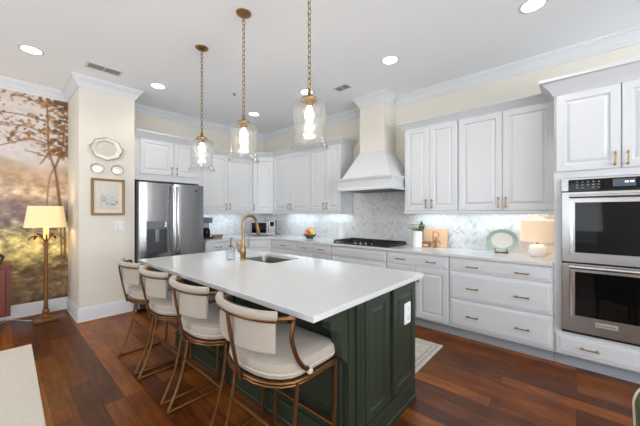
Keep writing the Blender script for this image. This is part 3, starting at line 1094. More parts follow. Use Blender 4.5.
# soap dispenser
sx, sy = 1.518, 2.505
so = thing('soap_dispenser', 'clear cut-glass soap dispenser with dark pump left of the faucet', 'soap dispenser', (sx, sy, .915))
m = MB()
rings = []
for r, zz in ((.036, .001), (.040, .006), (.041, .06), (.042, .108), (.04, .116), (.022, .12), (.02, .124)):
    rings.append([(sx + r * (1 + (.05 if i % 2 else -.03)) * math.cos(2 * math.pi * i / 28), sy + r * (1 + (.05 if i % 2 else -.03)) * math.sin(2 * math.pi * i / 28), .915 + zz) for i in range(28)])
m.loops(rings)
m.build('bottle', 'cutglass', so)
MB().lathe([(.034, 0), (.035, .07)], (sx, sy, .922), 20).build('soap', mat('clear_soap', (206, 210, 212), .2), so, smooth=True)
MB().lathe([(.021, 0), (.021, .008), (.006, .012), (.005, .07), (.009, .072), (.009, .08), (.001, .082)], (sx, sy, 1.039), 16).tube([(sx, sy, 1.115), (sx + .022, sy - .01, 1.116)], .004).build('pump', 'bronze', so, smooth=True)

# ------------------------------------------------------------------ stools
st = thing('counter_stool', '', 'stool', (0, 0, 0), 'cream counter stools along the island')


def dshape(hw, back, front, r, n=10):
    """seat outline: round at the back (-x), soft corners in front"""
    out = []
    for i in range(n + 1):
        a = R(90 + 180 * i / n)
        c, s_ = math.cos(a), math.sin(a)
        out.append((-.02 + (back - .02) * c, hw * (abs(s_) ** .85) * (1 if s_ > 0 else -1)))
    for cx, cy, a0 in ((front - r, -hw + r, 270), (front - r, hw - r, 0)):
        for i in range(6):
            a = R(a0 + 90 * i / 5)
            out.append((cx + r * math.cos(a), cy + r * math.sin(a)))
    return out


def ringz(o, zz, sc_=1.):
    return [(x * sc_, y * sc_, zz) for x, y in o]


ds = dshape(.255, .176, .262, .06)
m = MB()
m.loops([ringz(ds, .602, .955), ringz(ds, .608, .985), ringz(ds, .625, 1.0), ringz(ds, .655, 1.0), ringz(ds, .672, .975), ringz(ds, .682, .9), ringz(ds, .687, .6), ringz(ds, .688, .2)])
cush = m.build('seat', 'cream', st, smooth=True)
m = MB()
m.tube([(x * .998, y * .998, .627) for x, y in ds], .0042, 6, True)
m.build('piping', 'piping', cush, smooth=True)
m = MB()
dr_ = dshape(.259, .183, .256, .05)
m.tube(ringz(dr_, .592), .009, 8, True, flat=.9)
m.tube(ringz(dr_, .575, .985), .008, 8, True, flat=.9)
m.loops([ringz(ds, .59, .93), ringz(ds, .602, .93)])
m.build('seat_ring', 'bronze', st, smooth=True)


def arcx(y, grow=0.):
    t = min(1, abs(y) / .285)
    return -.232 - grow + .16 * (1 - math.sqrt(max(0, 1 - t * t * .97))) * 1.02


ys = [.240 * math.sin(math.pi / 2 * (i / 12)) for i in range(-12, 13)]
# padded top rail
m = MB()
pts = [(arcx(y), y, .915) for y in ys]
n_ = len(pts)
m.tube(pts, [.013] + [.0195] * (n_ - 2) + [.013], 12, flat=1.05)
m.build('top_rail', 'cream', st, smooth=True)
# bronze strip under the rail that runs on into the arms
m = MB()
q = [(arcx(y) - .004, y, .894) for y in ys]
m.tube(q, .009, 8, flat=1.2)
m.build('back_rail', 'bronze', st, smooth=True)
# curved upholstered back panel
m = MB()
r0, r1 = [], []
yy = [y for y in ys if abs(y) < .232]
for y in yy:
    r0.append((arcx(y) + .002, y * .985))
    r1.append((arcx(y) + .022, y * .93))
lo_ = r0 + r1[::-1]
m.prism(lo_, .745, .898)
m.build('back_panel', 'cream', st, bevel=.006, smooth=True)
# central rear post
MB().tube([(-.254, .004, .895), (-.242, 0, .8), (-.218, -.002, .68), (-.196, -.004, .572)], .014, 8, flat=.5).build('rear_post', 'bronze', st, smooth=True)
for s in (-1, 1):
    MB().tube(spline([(-.152, s * .226, .894), (-.118, s * .256, .895), (-.096, s * .268, .893), (-.092, s * .27, .878), (-.104, s * .271, .81), (-.072, s * .271, .715), (-.03, s * .27, .655), (.01, s * .267, .625), (.01, s * .264, .585)], 6), .011, 8, flat=1.).build('arm', 'bronze', st, smooth=True)
    MB().ball((.012, s * .269, .622), .018, 10).build('arm_pad', 'piping', st, smooth=True)
    MB().tube(spline([(-.052, s * .252, .59), (-.056, s * .251, .50), (-.076, s * .249, .36), (-.122, s * .245, .18), (-.198, s * .24, .014)], 6), .0105, 8).build('rear_leg', 'bronze', st, smooth=True)
    MB().tube([(.238, s * .246, .59), (.232, s * .244, .3), (.224, s * .24, .014)], .0115, 8).build('front_leg', 'bronze', st, smooth=True)
    MB().tube([(-.205, s * .24, .0115), (.228, s * .24, .0115)], .0115, 8).build('floor_runner', 'bronze', st, smooth=True)
MB().tube([(-.083, -.248, .325), (-.083, .248, .325)], .0105, 8).build('rear_stretcher', 'bronze', st, smooth=True)
MB().tube([(.222, -.243, .24), (.222, .243, .24)], .0105, 8).build('footrest', 'bronze', st, smooth=True)
SP = [(.972, 1.21, 'cream barrel-back counter stool nearest the corner of the island with the outlet'),
      (.978, 1.83, 'cream barrel-back stool second from the outlet end of the island'),
      (.98, 2.435, 'cream barrel-back stool second from the pier along the island'),
      (.98, 3.012, 'cream barrel-back stool closest to the pier and refrigerator')]
st.location = (SP[0][0], SP[0][1], 0)
st['label'] = SP[0][2]
for x, y, lab in SP[1:]:
    dup(st, (x, y, 0), lab)

# ------------------------------------------------------------------ pendants
pd = thing('pendant_light', '', 'pendant light', (0, 0, ZC), 'glass pendants over the island')
MB().lathe([(.001, -.028), (.02, -.027), (.05, -.015), (.062, -.006), (.064, -.0005)], (0, 0, ZC), 24).build('canopy', 'brass', pd, smooth=True)
m = MB()
zt, zb = 3.022, 2.19
nl = 23
for i in range(nl):
    zc_ = zt - (zt - zb) * (i + .5) / nl
    pts = []
    for k_ in range(12):
        t = 2 * math.pi * k_ / 12
        a, b_ = .0115 * math.cos(t), .0235 * math.sin(t)
        pts.append((a, 0, zc_ + b_) if i % 2 else (0, a, zc_ + b_))
    m.tube(pts, .003, 6, True)
m.build('chain', 'brass', pd, smooth=True)
MB().lathe([(.006, .07), (.012, .055), (.014, .03), (.02, .018), (.05, .008), (.057, 0), (.055, -.012), (.03, -.014), (.024, -.016), (.024, -.05), (.001, -.05)], (0, 0, 2.125), 24).build('cap', 'brass', pd, smooth=True)
gp = [(.05, -.008), (.075, -.012), (.103, -.026), (.115, -.055), (.114, -.10), (.108, -.16), (.103, -.21), (.103, -.255), (.110, -.29), (.128, -.325), (.130, -.327), (.1285, -.329), (.108, -.2925), (.1005, -.255), (.1005, -.21), (.1055, -.16), (.1115, -.10), (.1125, -.055), (.101, -.029), (.075, -.015), (.05, -.011)]
MB().lathe(gp, (0, 0, 2.125), 40, cap=False).build('glass_shade', 'glass', pd, smooth=True)
MB().lathe([(.014, 0), (.016, -.015), (.026, -.035), (.031, -.055), (.027, -.078), (.014, -.094), (.001, -.098)], (0, 0, 2.075), 16).build('bulb', 'bulb', pd, smooth=True)


def point(name, loc, power, col, parent, r=.03):
    d = bpy.data.lights.new(name, 'POINT')
    d.energy = power
    d.color = col
    d.shadow_soft_size = r
    o = bpy.data.objects.new(name, d)
    COL.objects.link(o)
    o.parent = parent
    o.location = Vector(loc) - wloc(parent)
    return o


point('bulb_glow', (0, 0, 1.935), 3, (1, .86, .66), pd)
PD = [(1.40, 1.34, 'clear glass bell pendant on brass chain nearest the outlet end of the island'),
      (1.395, 2.102, 'clear glass bell pendant on brass chain, middle of the three over the island'),
      (1.405, 2.865, 'clear glass bell pendant on brass chain closest to the refrigerator')]
pd.location = (PD[0][0], PD[0][1], ZC)
pd['label'] = PD[0][2]
for x, y, lab in PD[1:]:
    dup(pd, (x, y, ZC), lab)

# ------------------------------------------------------------------ ceiling fittings
cl = thing('recessed_light', '', 'ceiling light', (0, 0, ZC), 'recessed ceiling lights')
MB().lathe([(.078, -.003), (.092, -.004), (.1, -.0005), (.074, -.0005)], (0, 0, ZC), 32, cap=False).build('trim_ring', 'trim', cl, smooth=True)
MB().lathe([(.001, -.003), (.078, -.003), (.078, -.001), (.001, -.001)], (0, 0, ZC), 32).build('lens', 'lens', cl)
dsk = bpy.data.lights.new('downlight', 'SPOT')
dsk.energy = 17
dsk.color = (1, .95, .87)
dsk.spot_size = R(130)
dsk.spot_blend = .8
dsk.shadow_soft_size = .07
do = bpy.data.objects.new('downlight', dsk)
COL.objects.link(do)
do.parent = cl
do.location = (0, 0, -.012)
RL = [(.25, 4.22, 'recessed ceiling light near the landscape wallpaper wall'), (1.44, 4.16, 'recessed ceiling light in front of the refrigerator'),
      (2.93, 4.115, 'recessed ceiling light by the diagonal corner cabinet'), (2.89, 2.82, 'recessed ceiling light behind the largest pendant, left of the hood'),
      (2.895, 1.54, 'recessed ceiling light right of the hood chimney'), (2.90, .265, 'recessed ceiling light in front of the oven tower')]
cl.location = (RL[0][0], RL[0][1], ZC)
cl['label'] = RL[0][2]
for x, y, lab in RL[1:]:
    dup(cl, (x, y, ZC), lab)


def vent(x0, x1, y0, y1, label, along_x):
    v = thing('ceiling_vent', label, 'vent', ((x0 + x1) / 2, (y0 + y1) / 2, ZC))
    MB().box(x0, x1, y0, y1, ZC - .006, ZC - .0005).build('frame', 'trim', v, bevel=.002)
    m = MB()
    if along_x:
        xm = (x0 + x1) / 2
        cells = ((x0 + .02, xm - .006, y0 + .028, y1 - .028), (xm + .006, x1 - .02, y0 + .028, y1 - .028))
    else:
        ym = (y0 + y1) / 2
        cells = ((x0 + .025, x1 - .025, y0 + .02, ym - .006), (x0 + .025, x1 - .025, ym + .006, y1 - .02))
    m2 = MB()
    for a, b, c, d in cells:
        m.box(a, b, c, d, ZC - .0075, ZC - .006)
        for i in range(5):
            if along_x:
                t = c + (d - c) * (i + .5) / 5
                m2.box(a, b, t - .0035, t + .0035, ZC - .010, ZC - .0075)
            else:
                t = a + (b - a) * (i + .5) / 5
                m2.box(t - .0035, t + .0035, c, d, ZC - .010, ZC - .0075)
    m.build('opening', 'dgray', v)
    m2.build('louver', mat('louver_gray', (175, 175, 175), .5), v)


vent(.68, 1.02, 4.05, 4.22, 'white ceiling vent with dark louvers by the pier', True)
vent(3.03, 3.18, 2.24, 2.47, 'small ceiling vent in front of the hood chimney', False)
sp = thing('sprinkler_head', 'tiny ceiling sprinkler beside the middle pendant chain', 'sprinkler', (2.246, 3.614, ZC))
MB().lathe([(.03, -.004), (.034, -.0005)], (2.246, 3.614, ZC), 20).build('escutcheon', 'silver', sp, smooth=True)
MB().lathe([(.007, -.004), (.007, -.02), (.016, -.022), (.016, -.025), (.001, -.025)], (2.246, 3.614, ZC), 14).build('deflector', 'dgray', sp, smooth=True)

# ------------------------------------------------------------------ pier wall decor
py = PY - .001


def disc(cx, cz, rx, rz, prof, wav=0., nw=8, seg=48):
    """dish hung on the pier: prof = (scale, out)"""
    m = MB()
    rings = []
    for s_, o_ in prof:
        rings.append([(cx + s_ * rx * (1 + wav * math.cos(nw * 2 * math.pi * i / seg)) * math.cos(2 * math.pi * i / seg), py - o_, cz + s_ * rz * (1 + wav * math.cos(nw * 2 * math.pi * i / seg)) * math.sin(2 * math.pi * i / seg)) for i in range(seg)])
    return m.loops(rings)


pl = thing('platter', 'large scalloped silver serving platter with side handles hung on the pier', 'platter', (.965, py, 2.19))
disc(.965, 2.193, .165, .14, [(.55, .002), (1.0, .022), (1.0, .028), (.94, .030), (.72, .020), (.66, .008), (.2, .007)], .04, 8).build('dish', 'silver', pl, smooth=True)
m = MB()
m.tube([(.965 + .165 * 1.0 * math.cos(t) * (1 + .04 * math.cos(8 * t)), py - .028, 2.193 + .14 * math.sin(t) * (1 + .04 * math.cos(8 * t))) for t in [2 * math.pi * i / 64 for i in range(64)]], .006, 6, True)
m.build('rim', mat('tarnished_rim', (170, 162, 140), .35, .7, noise=.3, nscale=60), pl, smooth=True)
disc(.965, 2.193, .109, .092, [(.3, .0085), (1, .0085), (1, .0092), (.3, .0095)], .03, 8).build('inlay', mat('pale_inlay', (200, 196, 182), .5, .3, noise=.12, nscale=30), pl)
for s in (-1, 1):
    MB().tube(spline([(.965 + s * .15, py - .024, 2.235), (.965 + s * .19, py - .03, 2.225), (.965 + s * .198, py - .03, 2.19), (.965 + s * .185, py - .03, 2.16), (.965 + s * .152, py - .024, 2.15)], 5), .0075, 8).build('handle', 'silver', pl, smooth=True)
for x, lab in ((.868, 'small round silver plate on the pier, the one above the frame corner by the wallpaper'), (1.082, 'small round silver plate on the pier, the one closer to the refrigerator')):
    sp_ = thing('small_plate', lab, 'plate', (x, py, 1.934), 'pair of small silver plates on the pier')
    disc(x, 1.934, .084, .076, [(.5, .002), (1, .014), (1, .018), (.93, .019), (.66, .010), (.6, .006), (.2, .005)]).build('dish', 'silver', sp_, smooth=True)
    disc(x, 1.934, .05, .045, [(.2, .0062), (.95, .0066), (1, .0075), (.7, .009), (.2, .0095)]).build('center', mat('mirror_center', (238, 236, 230), .2, .3), sp_, smooth=True)
    MB().tube([(x + .07 * math.cos(t), py - .0165, 1.934 + .063 * math.sin(t)) for t in [2 * math.pi * i / 40 for i in range(40)]], .0042, 6, True).build('rim', mat('tarnished_band', (120, 112, 92), .4, .7), sp_, smooth=True)
pf = thing('picture_frame', 'framed pencil landscape sketch in a wooden frame hung on the pier', 'picture', (.983, py, 1.57))
x0, x1, z0, z1 = .802, 1.166, 1.333, 1.808
m = MB()


def frect(d, o_):
    return [(x0 + d, py - o_, z0 + d), (x1 - d, py - o_, z0 + d), (x1 - d, py - o_, z1 - d), (x0 + d, py - o_, z1 - d)]


m.loops([frect(0, .001), frect(0, .02), frect(.006, .026), frect(.022, .024), frect(.03, .016), frect(.03, .001)], False, False)
m.build('frame', 'frame', pf)
MB().box(x0 + .028, x1 - .028, py - .008, py - .002, z0 + .028, z1 - .028).build('mat', 'matboard', pf)
MB().box(x0 + .072, x1 - .072, py - .010, py - .008, z0 + .075, z1 - .075).build('print', 'print', pf)
rnd = random.Random(5)
m = MB()
for i in range(70):
    a = rnd.uniform(.9, 1.07)
    b_ = 1.46 + abs(rnd.gauss(0, .055)) + (0.07 if a < .95 else 0) * rnd.random()
    m.box(a, a + rnd.uniform(.006, .03), py - .0106, py - .010, b_, b_ + rnd.uniform(.002, .008))
m.build('drawing', mat('graphite', (150, 150, 148), .9), pf)
sw = thing('light_switch', 'white double light switch plate on the pier below the picture', 'switch', (1.115, py, 1.19))
MB().box(1.06, 1.17, py - .006, py, 1.132, 1.252).build('plate', 'white', sw, bevel=.002)
for x in (1.088, 1.142):
    MB().box(x - .016, x + .016, py - .010, py - .006, 1.157, 1.227).build('rocker', 'trim', sw, bevel=.002)

# ------------------------------------------------------------------ floor lamp
lx, ly = .43, 5.04
fl = thing('floor_lamp', 'gilded floor lamp with cream shade in front of the landscape wallpaper', 'lamp', (lx, ly, 0))
MB().box(lx - .12, lx + .12, ly - .10, ly + .10, .001, .045).build('base', 'gold', fl, bevel=.008)
MB().lathe([(.05, .045), (.05, .055), (.03, .07), (.022, .085), (.034, .105), (.036, .125), (.02, .15), (.026, .16), (.021, .2), (.022, .6), (.018, .94), (.03, .95), (.03, .97), (.018, .985), (.014, 1.03)], (lx, ly, 0), 12).build('pole', 'gold', fl, smooth=True)
for i in range(5):
    a = 2 * math.pi * i / 5 + .5 - R(48)
    c, s_ = math.cos(a), math.sin(a)
    P = spline([(lx + .01 * c, ly + .01 * s_, .985), (lx + .04 * c, ly + .04 * s_, 1.05), (lx + .10 * c, ly + .10 * s_, 1.085), (lx + .16 * c, ly + .16 * s_, 1.05), (lx + .165 * c, ly + .165 * s_, 1.02)], 5)
    n_ = len(P)
    MB().tube(P, [.006 + .014 * math.sin(math.pi * min(1, (k_ / (n_ - 1)) ** .7)) for k_ in range(n_)], 6, flat=.35).build('leaf', mat('bronze_leaf', (92, 74, 50), .45, .5), fl, smooth=True)
MB().lathe([(.026, 1.03), (.026, 1.17), (.012, 1.18), (.012, 1.2)], (lx, ly, 0), 16).build('candle_sleeve', 'candle', fl, smooth=True)
rot = R(-48.37)


def oblong(hw, hd, zz, n=40, k=.45):
    out = []
    for i in range(n):
        t = 2 * math.pi * i / n
        c, s_ = math.cos(t), math.sin(t)
        a = hw * math.copysign(abs(c) ** k, c)
        b_ = hd * math.copysign(abs(s_) ** k, s_)
        out.append((lx + a * math.cos(R(-20)) - b_ * math.sin(R(-20)), ly + a * math.sin(R(-20)) + b_ * math.cos(R(-20)), zz))
    return out


MB().loops([oblong(.195, .125, 1.18), oblong(.16, .10, 1.45), oblong(.157, .097, 1.45), oblong(.192, .122, 1.18)], False, False).build('lamp_shade', 'shade_gold', fl, smooth=True)
MB().ball((lx, ly, 1.27), .035, 14, 1.3).build('bulb', 'bulb', fl, smooth=True)
MB().tube([(lx, ly, 1.3), (lx, ly, 1.45)], .004).build('harp', 'gold', fl)
point('lamp_glow', (lx, ly, 1.33), 2.2, (1, .76, .45), fl, .05)
tag(MB().tube(spline([(lx - .1, ly + .05, .006), (.25, 5.2, .006), (.12, 5.28, .03), (.02, 5.3, .006), (-.3, 5.25, .006)], 6), .004, 6).build('lamp_cord', 'white', smooth=True), 'thin white lamp cord running along the baseboard to the sideboard', 'cord')

# sideboard at the left edge
sb = thing('sideboard', 'mahogany sideboard against the landscape wallpaper at the edge of the room', 'sideboard', (-.4, 5.12, 0))
MB().box(-1.0, .12, 4.90, 5.34, .17, .735).build('body', 'redwood', sb)
MB().box(-1.02, .136, 4.88, 5.355, .735, .762).build('top', 'redwood', sb, bevel=.005)
for x, y in ((-.97, 4.93), (-.97, 5.31), (-.02, 4.93), (-.02, 5.31)):
    MB().lathe([(.014, .0), (.022, .03), (.026, .17)], (x, y, 0), 10).build('leg', 'redwood', sb, smooth=True)
for i in range(2):
    d = MB().box(-.97 + i * .54, -.46 + i * .54, 4.884, 4.90, .2, .71).build('door', 'redwood', sb, bevel=.004)
    MB().ball((-.5 + i * .1, 4.87, .46), .014, 10).build('knob', 'brass', d, smooth=True)
sg = thing('sculpture', 'dark scrolled bronze figurine standing on the mahogany sideboard', 'sculpture', (.0, 5.1, .762))
MB().lathe([(.055, 0), (.055, .015), (.03, .02), (.02, .03)], (.0, 5.1, .763), 16).build('foot', 'black', sg, smooth=True)
MB().tube(spline([(.0, 5.1, .79), (-.03, 5.1, .83), (.02, 5.1, .87), (.06, 5.1, .84), (.05, 5.1, .80), (.03, 5.1, .81)], 6), [.02] * 10 + [.016] * 10 + [.011] * 11, 8).build('scroll', mat('dark_bronze', (58, 52, 50), .45, .5), sg, smooth=True)

# ------------------------------------------------------------------ rugs
tag(MB().prism([(-1.9, 2.0), (.205, 2.0), (.25, 4.2), (-1.85, 4.24)], .001, .014).build('area_rug', 'rug', bevel=.004), 'pale cream rug on the plank floor near the floor lamp', 'rug')
rn = thing('runner_rug', 'faded gray runner rug between the island and the white drawers', 'rug', (2.6, 1.9, 0))
MB().box(2.24, 3.035, 1.02, 2.9, .001, .009).build('field', 'runner', rn)
m = MB()
for a in (.03, .07):
    m.box(2.24 + a, 3.035 - a, 1.02 + a, 1.02 + a + .018, .009, .0096).box(2.24 + a, 2.24 + a + .018, 1.02 + a, 2.9 - a, .009, .0096).box(3.035 - a - .018, 3.035 - a, 1.02 + a, 2.9 - a, .009, .0096)
m.build('border', mat('rug_border', (170, 162, 152), .95, noise=.3, nscale=30), rn)

# ------------------------------------------------------------------ cooktop
ck = thing('cooktop', 'black gas cooktop with cast iron grates set in the worktop under the hood', 'cooktop', (3.62, 2.31, .915))
MB().box(3.352, 3.87, 1.80, 2.72, .9155, .926).build('base_plate', 'black', ck, bevel=.004)
for i in range(3):
    y0 = 1.818 + i * .301
    y1 = y0 + .285
    m = MB()
    x0_, x1_ = (3.372, 3.855) if i != 1 else (3.45, 3.855)
    for x in (x0_, x1_):
        m.box(x - .007, x + .007, y0, y1, .944, .962)
    for y in (y0, (y0 + y1) / 2, y1):
        m.box(x0_, x1_, y - .007, y + .007, .944, .962)
    for k_ in range(1, 4):
        x = x0_ + (x1_ - x0_) * k_ / 4
        m.box(x - .005, x + .005, y0, y1, .946, .962)
    for x in (x0_, x1_):
        for y in (y0, y1):
            m.box(x - .009, x + .009, y - .009, y + .009, .926, .95)
    m.build('grate', 'iron', ck)
for x, y, r in ((3.49, 1.97, .04), (3.74, 1.97, .032), (3.66, 2.262, .05), (3.49, 2.56, .034), (3.74, 2.56, .04)):
    MB().lathe([(r * 1.25, 0), (r * 1.25, .006), (r, .008), (r, .014), (r * .3, .016)], (x, y, .926), 20).build('burner', 'iron', ck, smooth=True)
for i in range(5):
    MB().lathe([(.018, 0), (.018, .004), (.015, .006), (.014, .024), (.004, .026)], (3.395, 2.08 + i * .09, .926), 16).build('knob', 'sink', ck, smooth=True)

# ------------------------------------------------------------------ worktop objects
# paper towel holder
tx_, ty_ = 3.80, 2.90
pt = thing('paper_towel_holder', 'white paper towel roll on its upright holder beside the cooktop', 'paper towel', (tx_, ty_, .915))
MB().lathe([(.075, .001), (.075, .010), (.07, .014), (.01, .016)], (tx_, ty_, .915), 24).build('base', 'steel_h', pt, smooth=True)
MB().lathe([(.018, .018), (.062, .018), (.063, .022), (.063, .288), (.061, .292), (.018, .292)], (tx_, ty_, .915), 28).build('roll', 'paper', pt, smooth=True)
MB().lathe([(.006, .016), (.006, .31), (.013, .318), (.014, .33), (.006, .342), (.001, .344)], (tx_, ty_, .915), 14).build('rod', 'steel_h', pt, smooth=True)
# fruit bowl and fruit
bx, by = 3.70, 3.53
bw = thing('fruit_bowl', 'low dark glass bowl heaped with bright fruit on the worktop', 'bowl', (bx, by, .915))
MB().lathe([(.06, .001), (.06, .008), (.075, .014), (.105, .045), (.118, .068), (.114, .068), (.1, .045), (.07, .02), (.001, .016)], (bx, by, .915), 28).build('bowl', mat('olive_glass', (70, 78, 44), .15, noise=.2), bw, smooth=True)
MB().lathe([(.117, .066), (.12, .069), (.117, .072), (.113, .069)], (bx, by, .915), 28, cap=False).build('rim', mat('olive_rim', (110, 116, 70), .2), bw, smooth=True)
FRU = [(-.062, .0, .062, 'red', 'apple', 'red apple resting on the rim of the fruit bowl, facing the island'), (-.045, .066, .066, 'pink', 'peach', 'pink peach low in the fruit bowl on the corner side'), (-.02, -.068, .062, 'lime', 'lime', 'green lime low in the fruit bowl on the cooktop side'),
       (.045, .055, .062, 'orange', 'orange', 'orange at the back of the fruit bowl on the corner side'), (.055, -.03, .062, 'yellow', 'lemon', 'yellow lemon at the back of the fruit bowl'), (-.03, .02, .135, 'pink', 'peach', 'pink peach on top of the heap in the fruit bowl'),
       (-.012, -.052, .128, 'yellow', 'lemon', 'yellow lemon on top of the heap on the cooktop side'), (.02, .055, .128, 'red', 'apple', 'red apple on top of the heap on the corner side'), (.035, -.005, .15, 'orange', 'orange', 'orange crowning the heap of fruit in the bowl')]
for dx, dy, dz, c, nm, lab in FRU:
    f = thing(nm, lab, 'fruit', (bx + dx, by + dy, .915 + dz - .036), 'fruit heaped in the bowl')
    if nm == 'lemon':
        MB().lathe([(.001, -.046), (.008, -.042), (.02, -.034), (.033, -.01), (.034, .006), (.022, .032), (.009, .042), (.001, .048)], (bx + dx, by + dy, .915 + dz), 16).build('flesh', c, f, smooth=True)
    else:
        MB().lathe([(.001, -.030), (.012, -.034), (.028, -.025), (.037, -.002), (.036, .014), (.024, .031), (.01, .034), (.001, .028)], (bx + dx, by + dy, .915 + dz), 16).build('flesh', c, f, smooth=True)
    MB().tube([(bx + dx, by + dy, .915 + dz + .026), (bx + dx + .003, by + dy, .915 + dz + .044)], .002, 5).build('stem', 'stalk', f)
# microwave on the diagonal
FM = frame((3.502 - .245 * s2, 4.622 + .245 * s2, 0), (s2, -s2, 0), (-s2, -s2, 0))
mw = thing('microwave', 'stainless countertop microwave standing in the corner under the diagonal cabinet', 'microwave', (3.6, 4.72, .915))
MB().fbox(FM, 0, .49, .928, 1.215, -.30, 0).build('body', 'steel', mw, bevel=.004)
m = MB()
for a in (.05, .44):
    for c in (-.04, -.26):
        m.fbox(FM, a - .015, a + .015, .9155, .928, c - .015, c + .015)
m.build('feet', 'black', mw)
d = MB().fbox(FM, .004, .365, .932, 1.211, 0, .02).build('door', 'steel', mw, bevel=.003)
MB().fbox(FM, .035, .315, .972, 1.172, .02, .023).build('door_window', 'dark', d)
MB().tube([FM(.345, .96, .02), FM(.345, .965, .045), FM(.345, 1.18, .045), FM(.345, 1.185, .02)], .009, 8).build('handle', 'chrome', d, smooth=True)
p = MB().fbox(FM, .372, .486, .932, 1.211, 0, .018).build('control_panel', 'steel_h', mw)
MB().fbox(FM, .39, .468, 1.10, 1.19, .018, .020).build('display', 'dark', p)
m = MB()
for i in range(3):
    for j in range(4):
        m.fbox(FM, .392 + i * .027, .412 + i * .027, .95 + j * .035, .974 + j * .035, .018, .0195)
m.build('keypad', mat('keypad_gray', (150, 152, 155), .5), p)
# coffee maker and small tray by the refrigerator
cx_, cy_ = 2.44, 4.86
cm = thing('coffee_maker', 'slim black and steel coffee maker beside the refrigerator', 'coffee maker', (cx_, cy_, .915))
MB().box(cx_ - .09, cx_ + .09, cy_ - .12, cy_ + .12, .9155, .945).build('base', 'black', cm, bevel=.005)
MB().box(cx_ - .085, cx_ + .085, cy_ + .02, cy_ + .12, .945, 1.27).build('water_tank', 'steel_h', cm, bevel=.005)
MB().box(cx_ - .09, cx_ + .09, cy_ - .10, cy_ + .12, 1.19, 1.285).build('brew_head', mat('coffee_maker_gray', (110, 116, 122), .35, .4), cm, bevel=.008)
MB().lathe([(.05, 0), (.062, .02), (.062, .12), (.045, .15), (.045, .16), (.001, .162)], (cx_, cy_ - .05, .946), 20).build('carafe', 'dark', cm, smooth=True)
bk_ = thing('basket', 'small brown wicker basket beside the coffee maker', 'basket', (2.60, 4.78, .915))
m = MB()
for k_, (r, zz) in enumerate(((.78, .004), (.86, .018), (.94, .034), (1.0, .052))):
    m.tube([(2.63 + .10 * r * math.cos(t), 4.78 + .065 * r * math.sin(t), .915 + zz + .004) for t in [2 * math.pi * i / 28 for i in range(28)]], .0085, 6, True)
for i in range(20):
    t = 2 * math.pi * i / 20
    m.tube([(2.63 + .075 * math.cos(t), 4.78 + .048 * math.sin(t), .918), (2.63 + .1 * math.cos(t), 4.78 + .065 * math.sin(t), .978)], .005, 5)
m.build('weave', 'basket', bk_, smooth=True)
MB().lathe([(.001, 0), (.075, 0), (.078, .006), (.001, .006)], (2.63, 4.78, .917), 24, sy=.64).build('base', 'walnut', bk_)
MB().lathe([(.001, .0), (.06, .0), (.07, .02), (.05, .05), (.02, .06), (.001, .06)], (2.63, 4.78, .924), 16, sy=.6).build('napkin_bundle', mat('tan_linen', (176, 150, 124), .9, noise=.2), bk_, smooth=True)

# flower crock
vx, vy = 3.70, 1.575
vp = thing('vase', 'white ceramic crock of ivory flowers right of the cooktop', 'vase', (vx, vy, .915))
MB().lathe([(.058, .001), (.062, .004), (.063, .12), (.064, .2), (.066, .212), (.06, .212), (.058, .2), (.056, .02), (.001, .016)], (vx, vy, .915), 28).build('crock', 'white', vp, smooth=True)
MB().lathe([(.065, .2), (.068, .206), (.066, .213), (.061, .21)], (vx, vy, .915), 28, cap=False).build('lip', 'white', vp, smooth=True)
rnd = random.Random(3)
for i in range(8):
    a = i * 2.4
    r = .03 + .055 * (i % 3) / 2
    px_, py_, pz = vx + r * math.cos(a), vy + .02 + r * 1.1 * math.sin(a), 1.17 + .025 * rnd.random() + .03 * (2 - i % 3) / 2
    fw = MB()
    for k_ in range(6):
        b_ = 2 * math.pi * k_ / 6
        e1 = Vector((math.cos(b_), math.sin(b_), .5))
        P = [Vector((px_, py_, pz)), Vector((px_, py_, pz)) + e1 * .014 + Vector((0, 0, .012)), Vector((px_, py_, pz)) + e1 * .03 + Vector((0, 0, .004))]
        fw.tube(P, [.003, .012, .004], 6, flat=.35)
    fo = fw.build('blossom', 'petal', vp, smooth=True)
    MB().ball((px_, py_, pz + .006), .007, 8).build('flower_center', 'yellow', fo, smooth=True)
    MB().tube([(vx + .3 * (px_ - vx), vy + .3 * (py_ - vy), 1.05), (px_, py_, pz)], .0025, 5).build('stem', 'olive', vp)
m = MB()
for i in range(9):
    a = i * .7
    c, s_ = math.cos(a), math.sin(a)
    P = spline([(vx + .03 * c, vy + .03 * s_, 1.11), (vx + .07 * c, vy + .075 * s_, 1.16), (vx + .1 * c, vy + .12 * s_, 1.15 + .02 * (i % 2))], 4)
    m.tube(P, [.003 + .010 * math.sin(math.pi * k_ / (len(P) - 1)) for k_ in range(len(P))], 6, flat=.25)
m.build('sprigs', 'olive', vp, smooth=True)
lf = MB()
for i, (dx, dy, h, ln) in enumerate(((.0, -.055, 1.14, .10), (.02, -.04, 1.15, .11), (-.03, -.05, 1.13, .10), (.0, -.075, 1.13, .09))):
    P = [Vector((vx + dx * .5, vy + dy * .5, 1.10)), Vector((vx + dx, vy + dy, h)), Vector((vx + dx * 1.3, vy + dy * 1.2, h + ln * .6)), Vector((vx + dx * 1.4, vy + dy * 1.3, h + ln))]
    lf.tube(P, [.003, .02, .024, .003], 8, flat=.25)
lf.build('leaf', 'leafd', vp, smooth=True)

# monogrammed board leaning on the tile
bd = thing('cutting_board', 'maple cutting board with a burnt letter R leaning on the backsplash', 'cutting board', (3.87, 1.40, .915))
A0, A1, H = 1.555, 1.245, .245
bxl, bxh = 3.872, 3.906
m = MB()
pl_ = rrect(0, A0 - A1, 0, H, .012, 4)


def bpt(a, h, o_):
    t = h / H
    return (bxl + (bxh - bxl) * t - o_, A0 - a, .9155 + h * math.sqrt(1 - ((bxh - bxl) / H) ** 2))


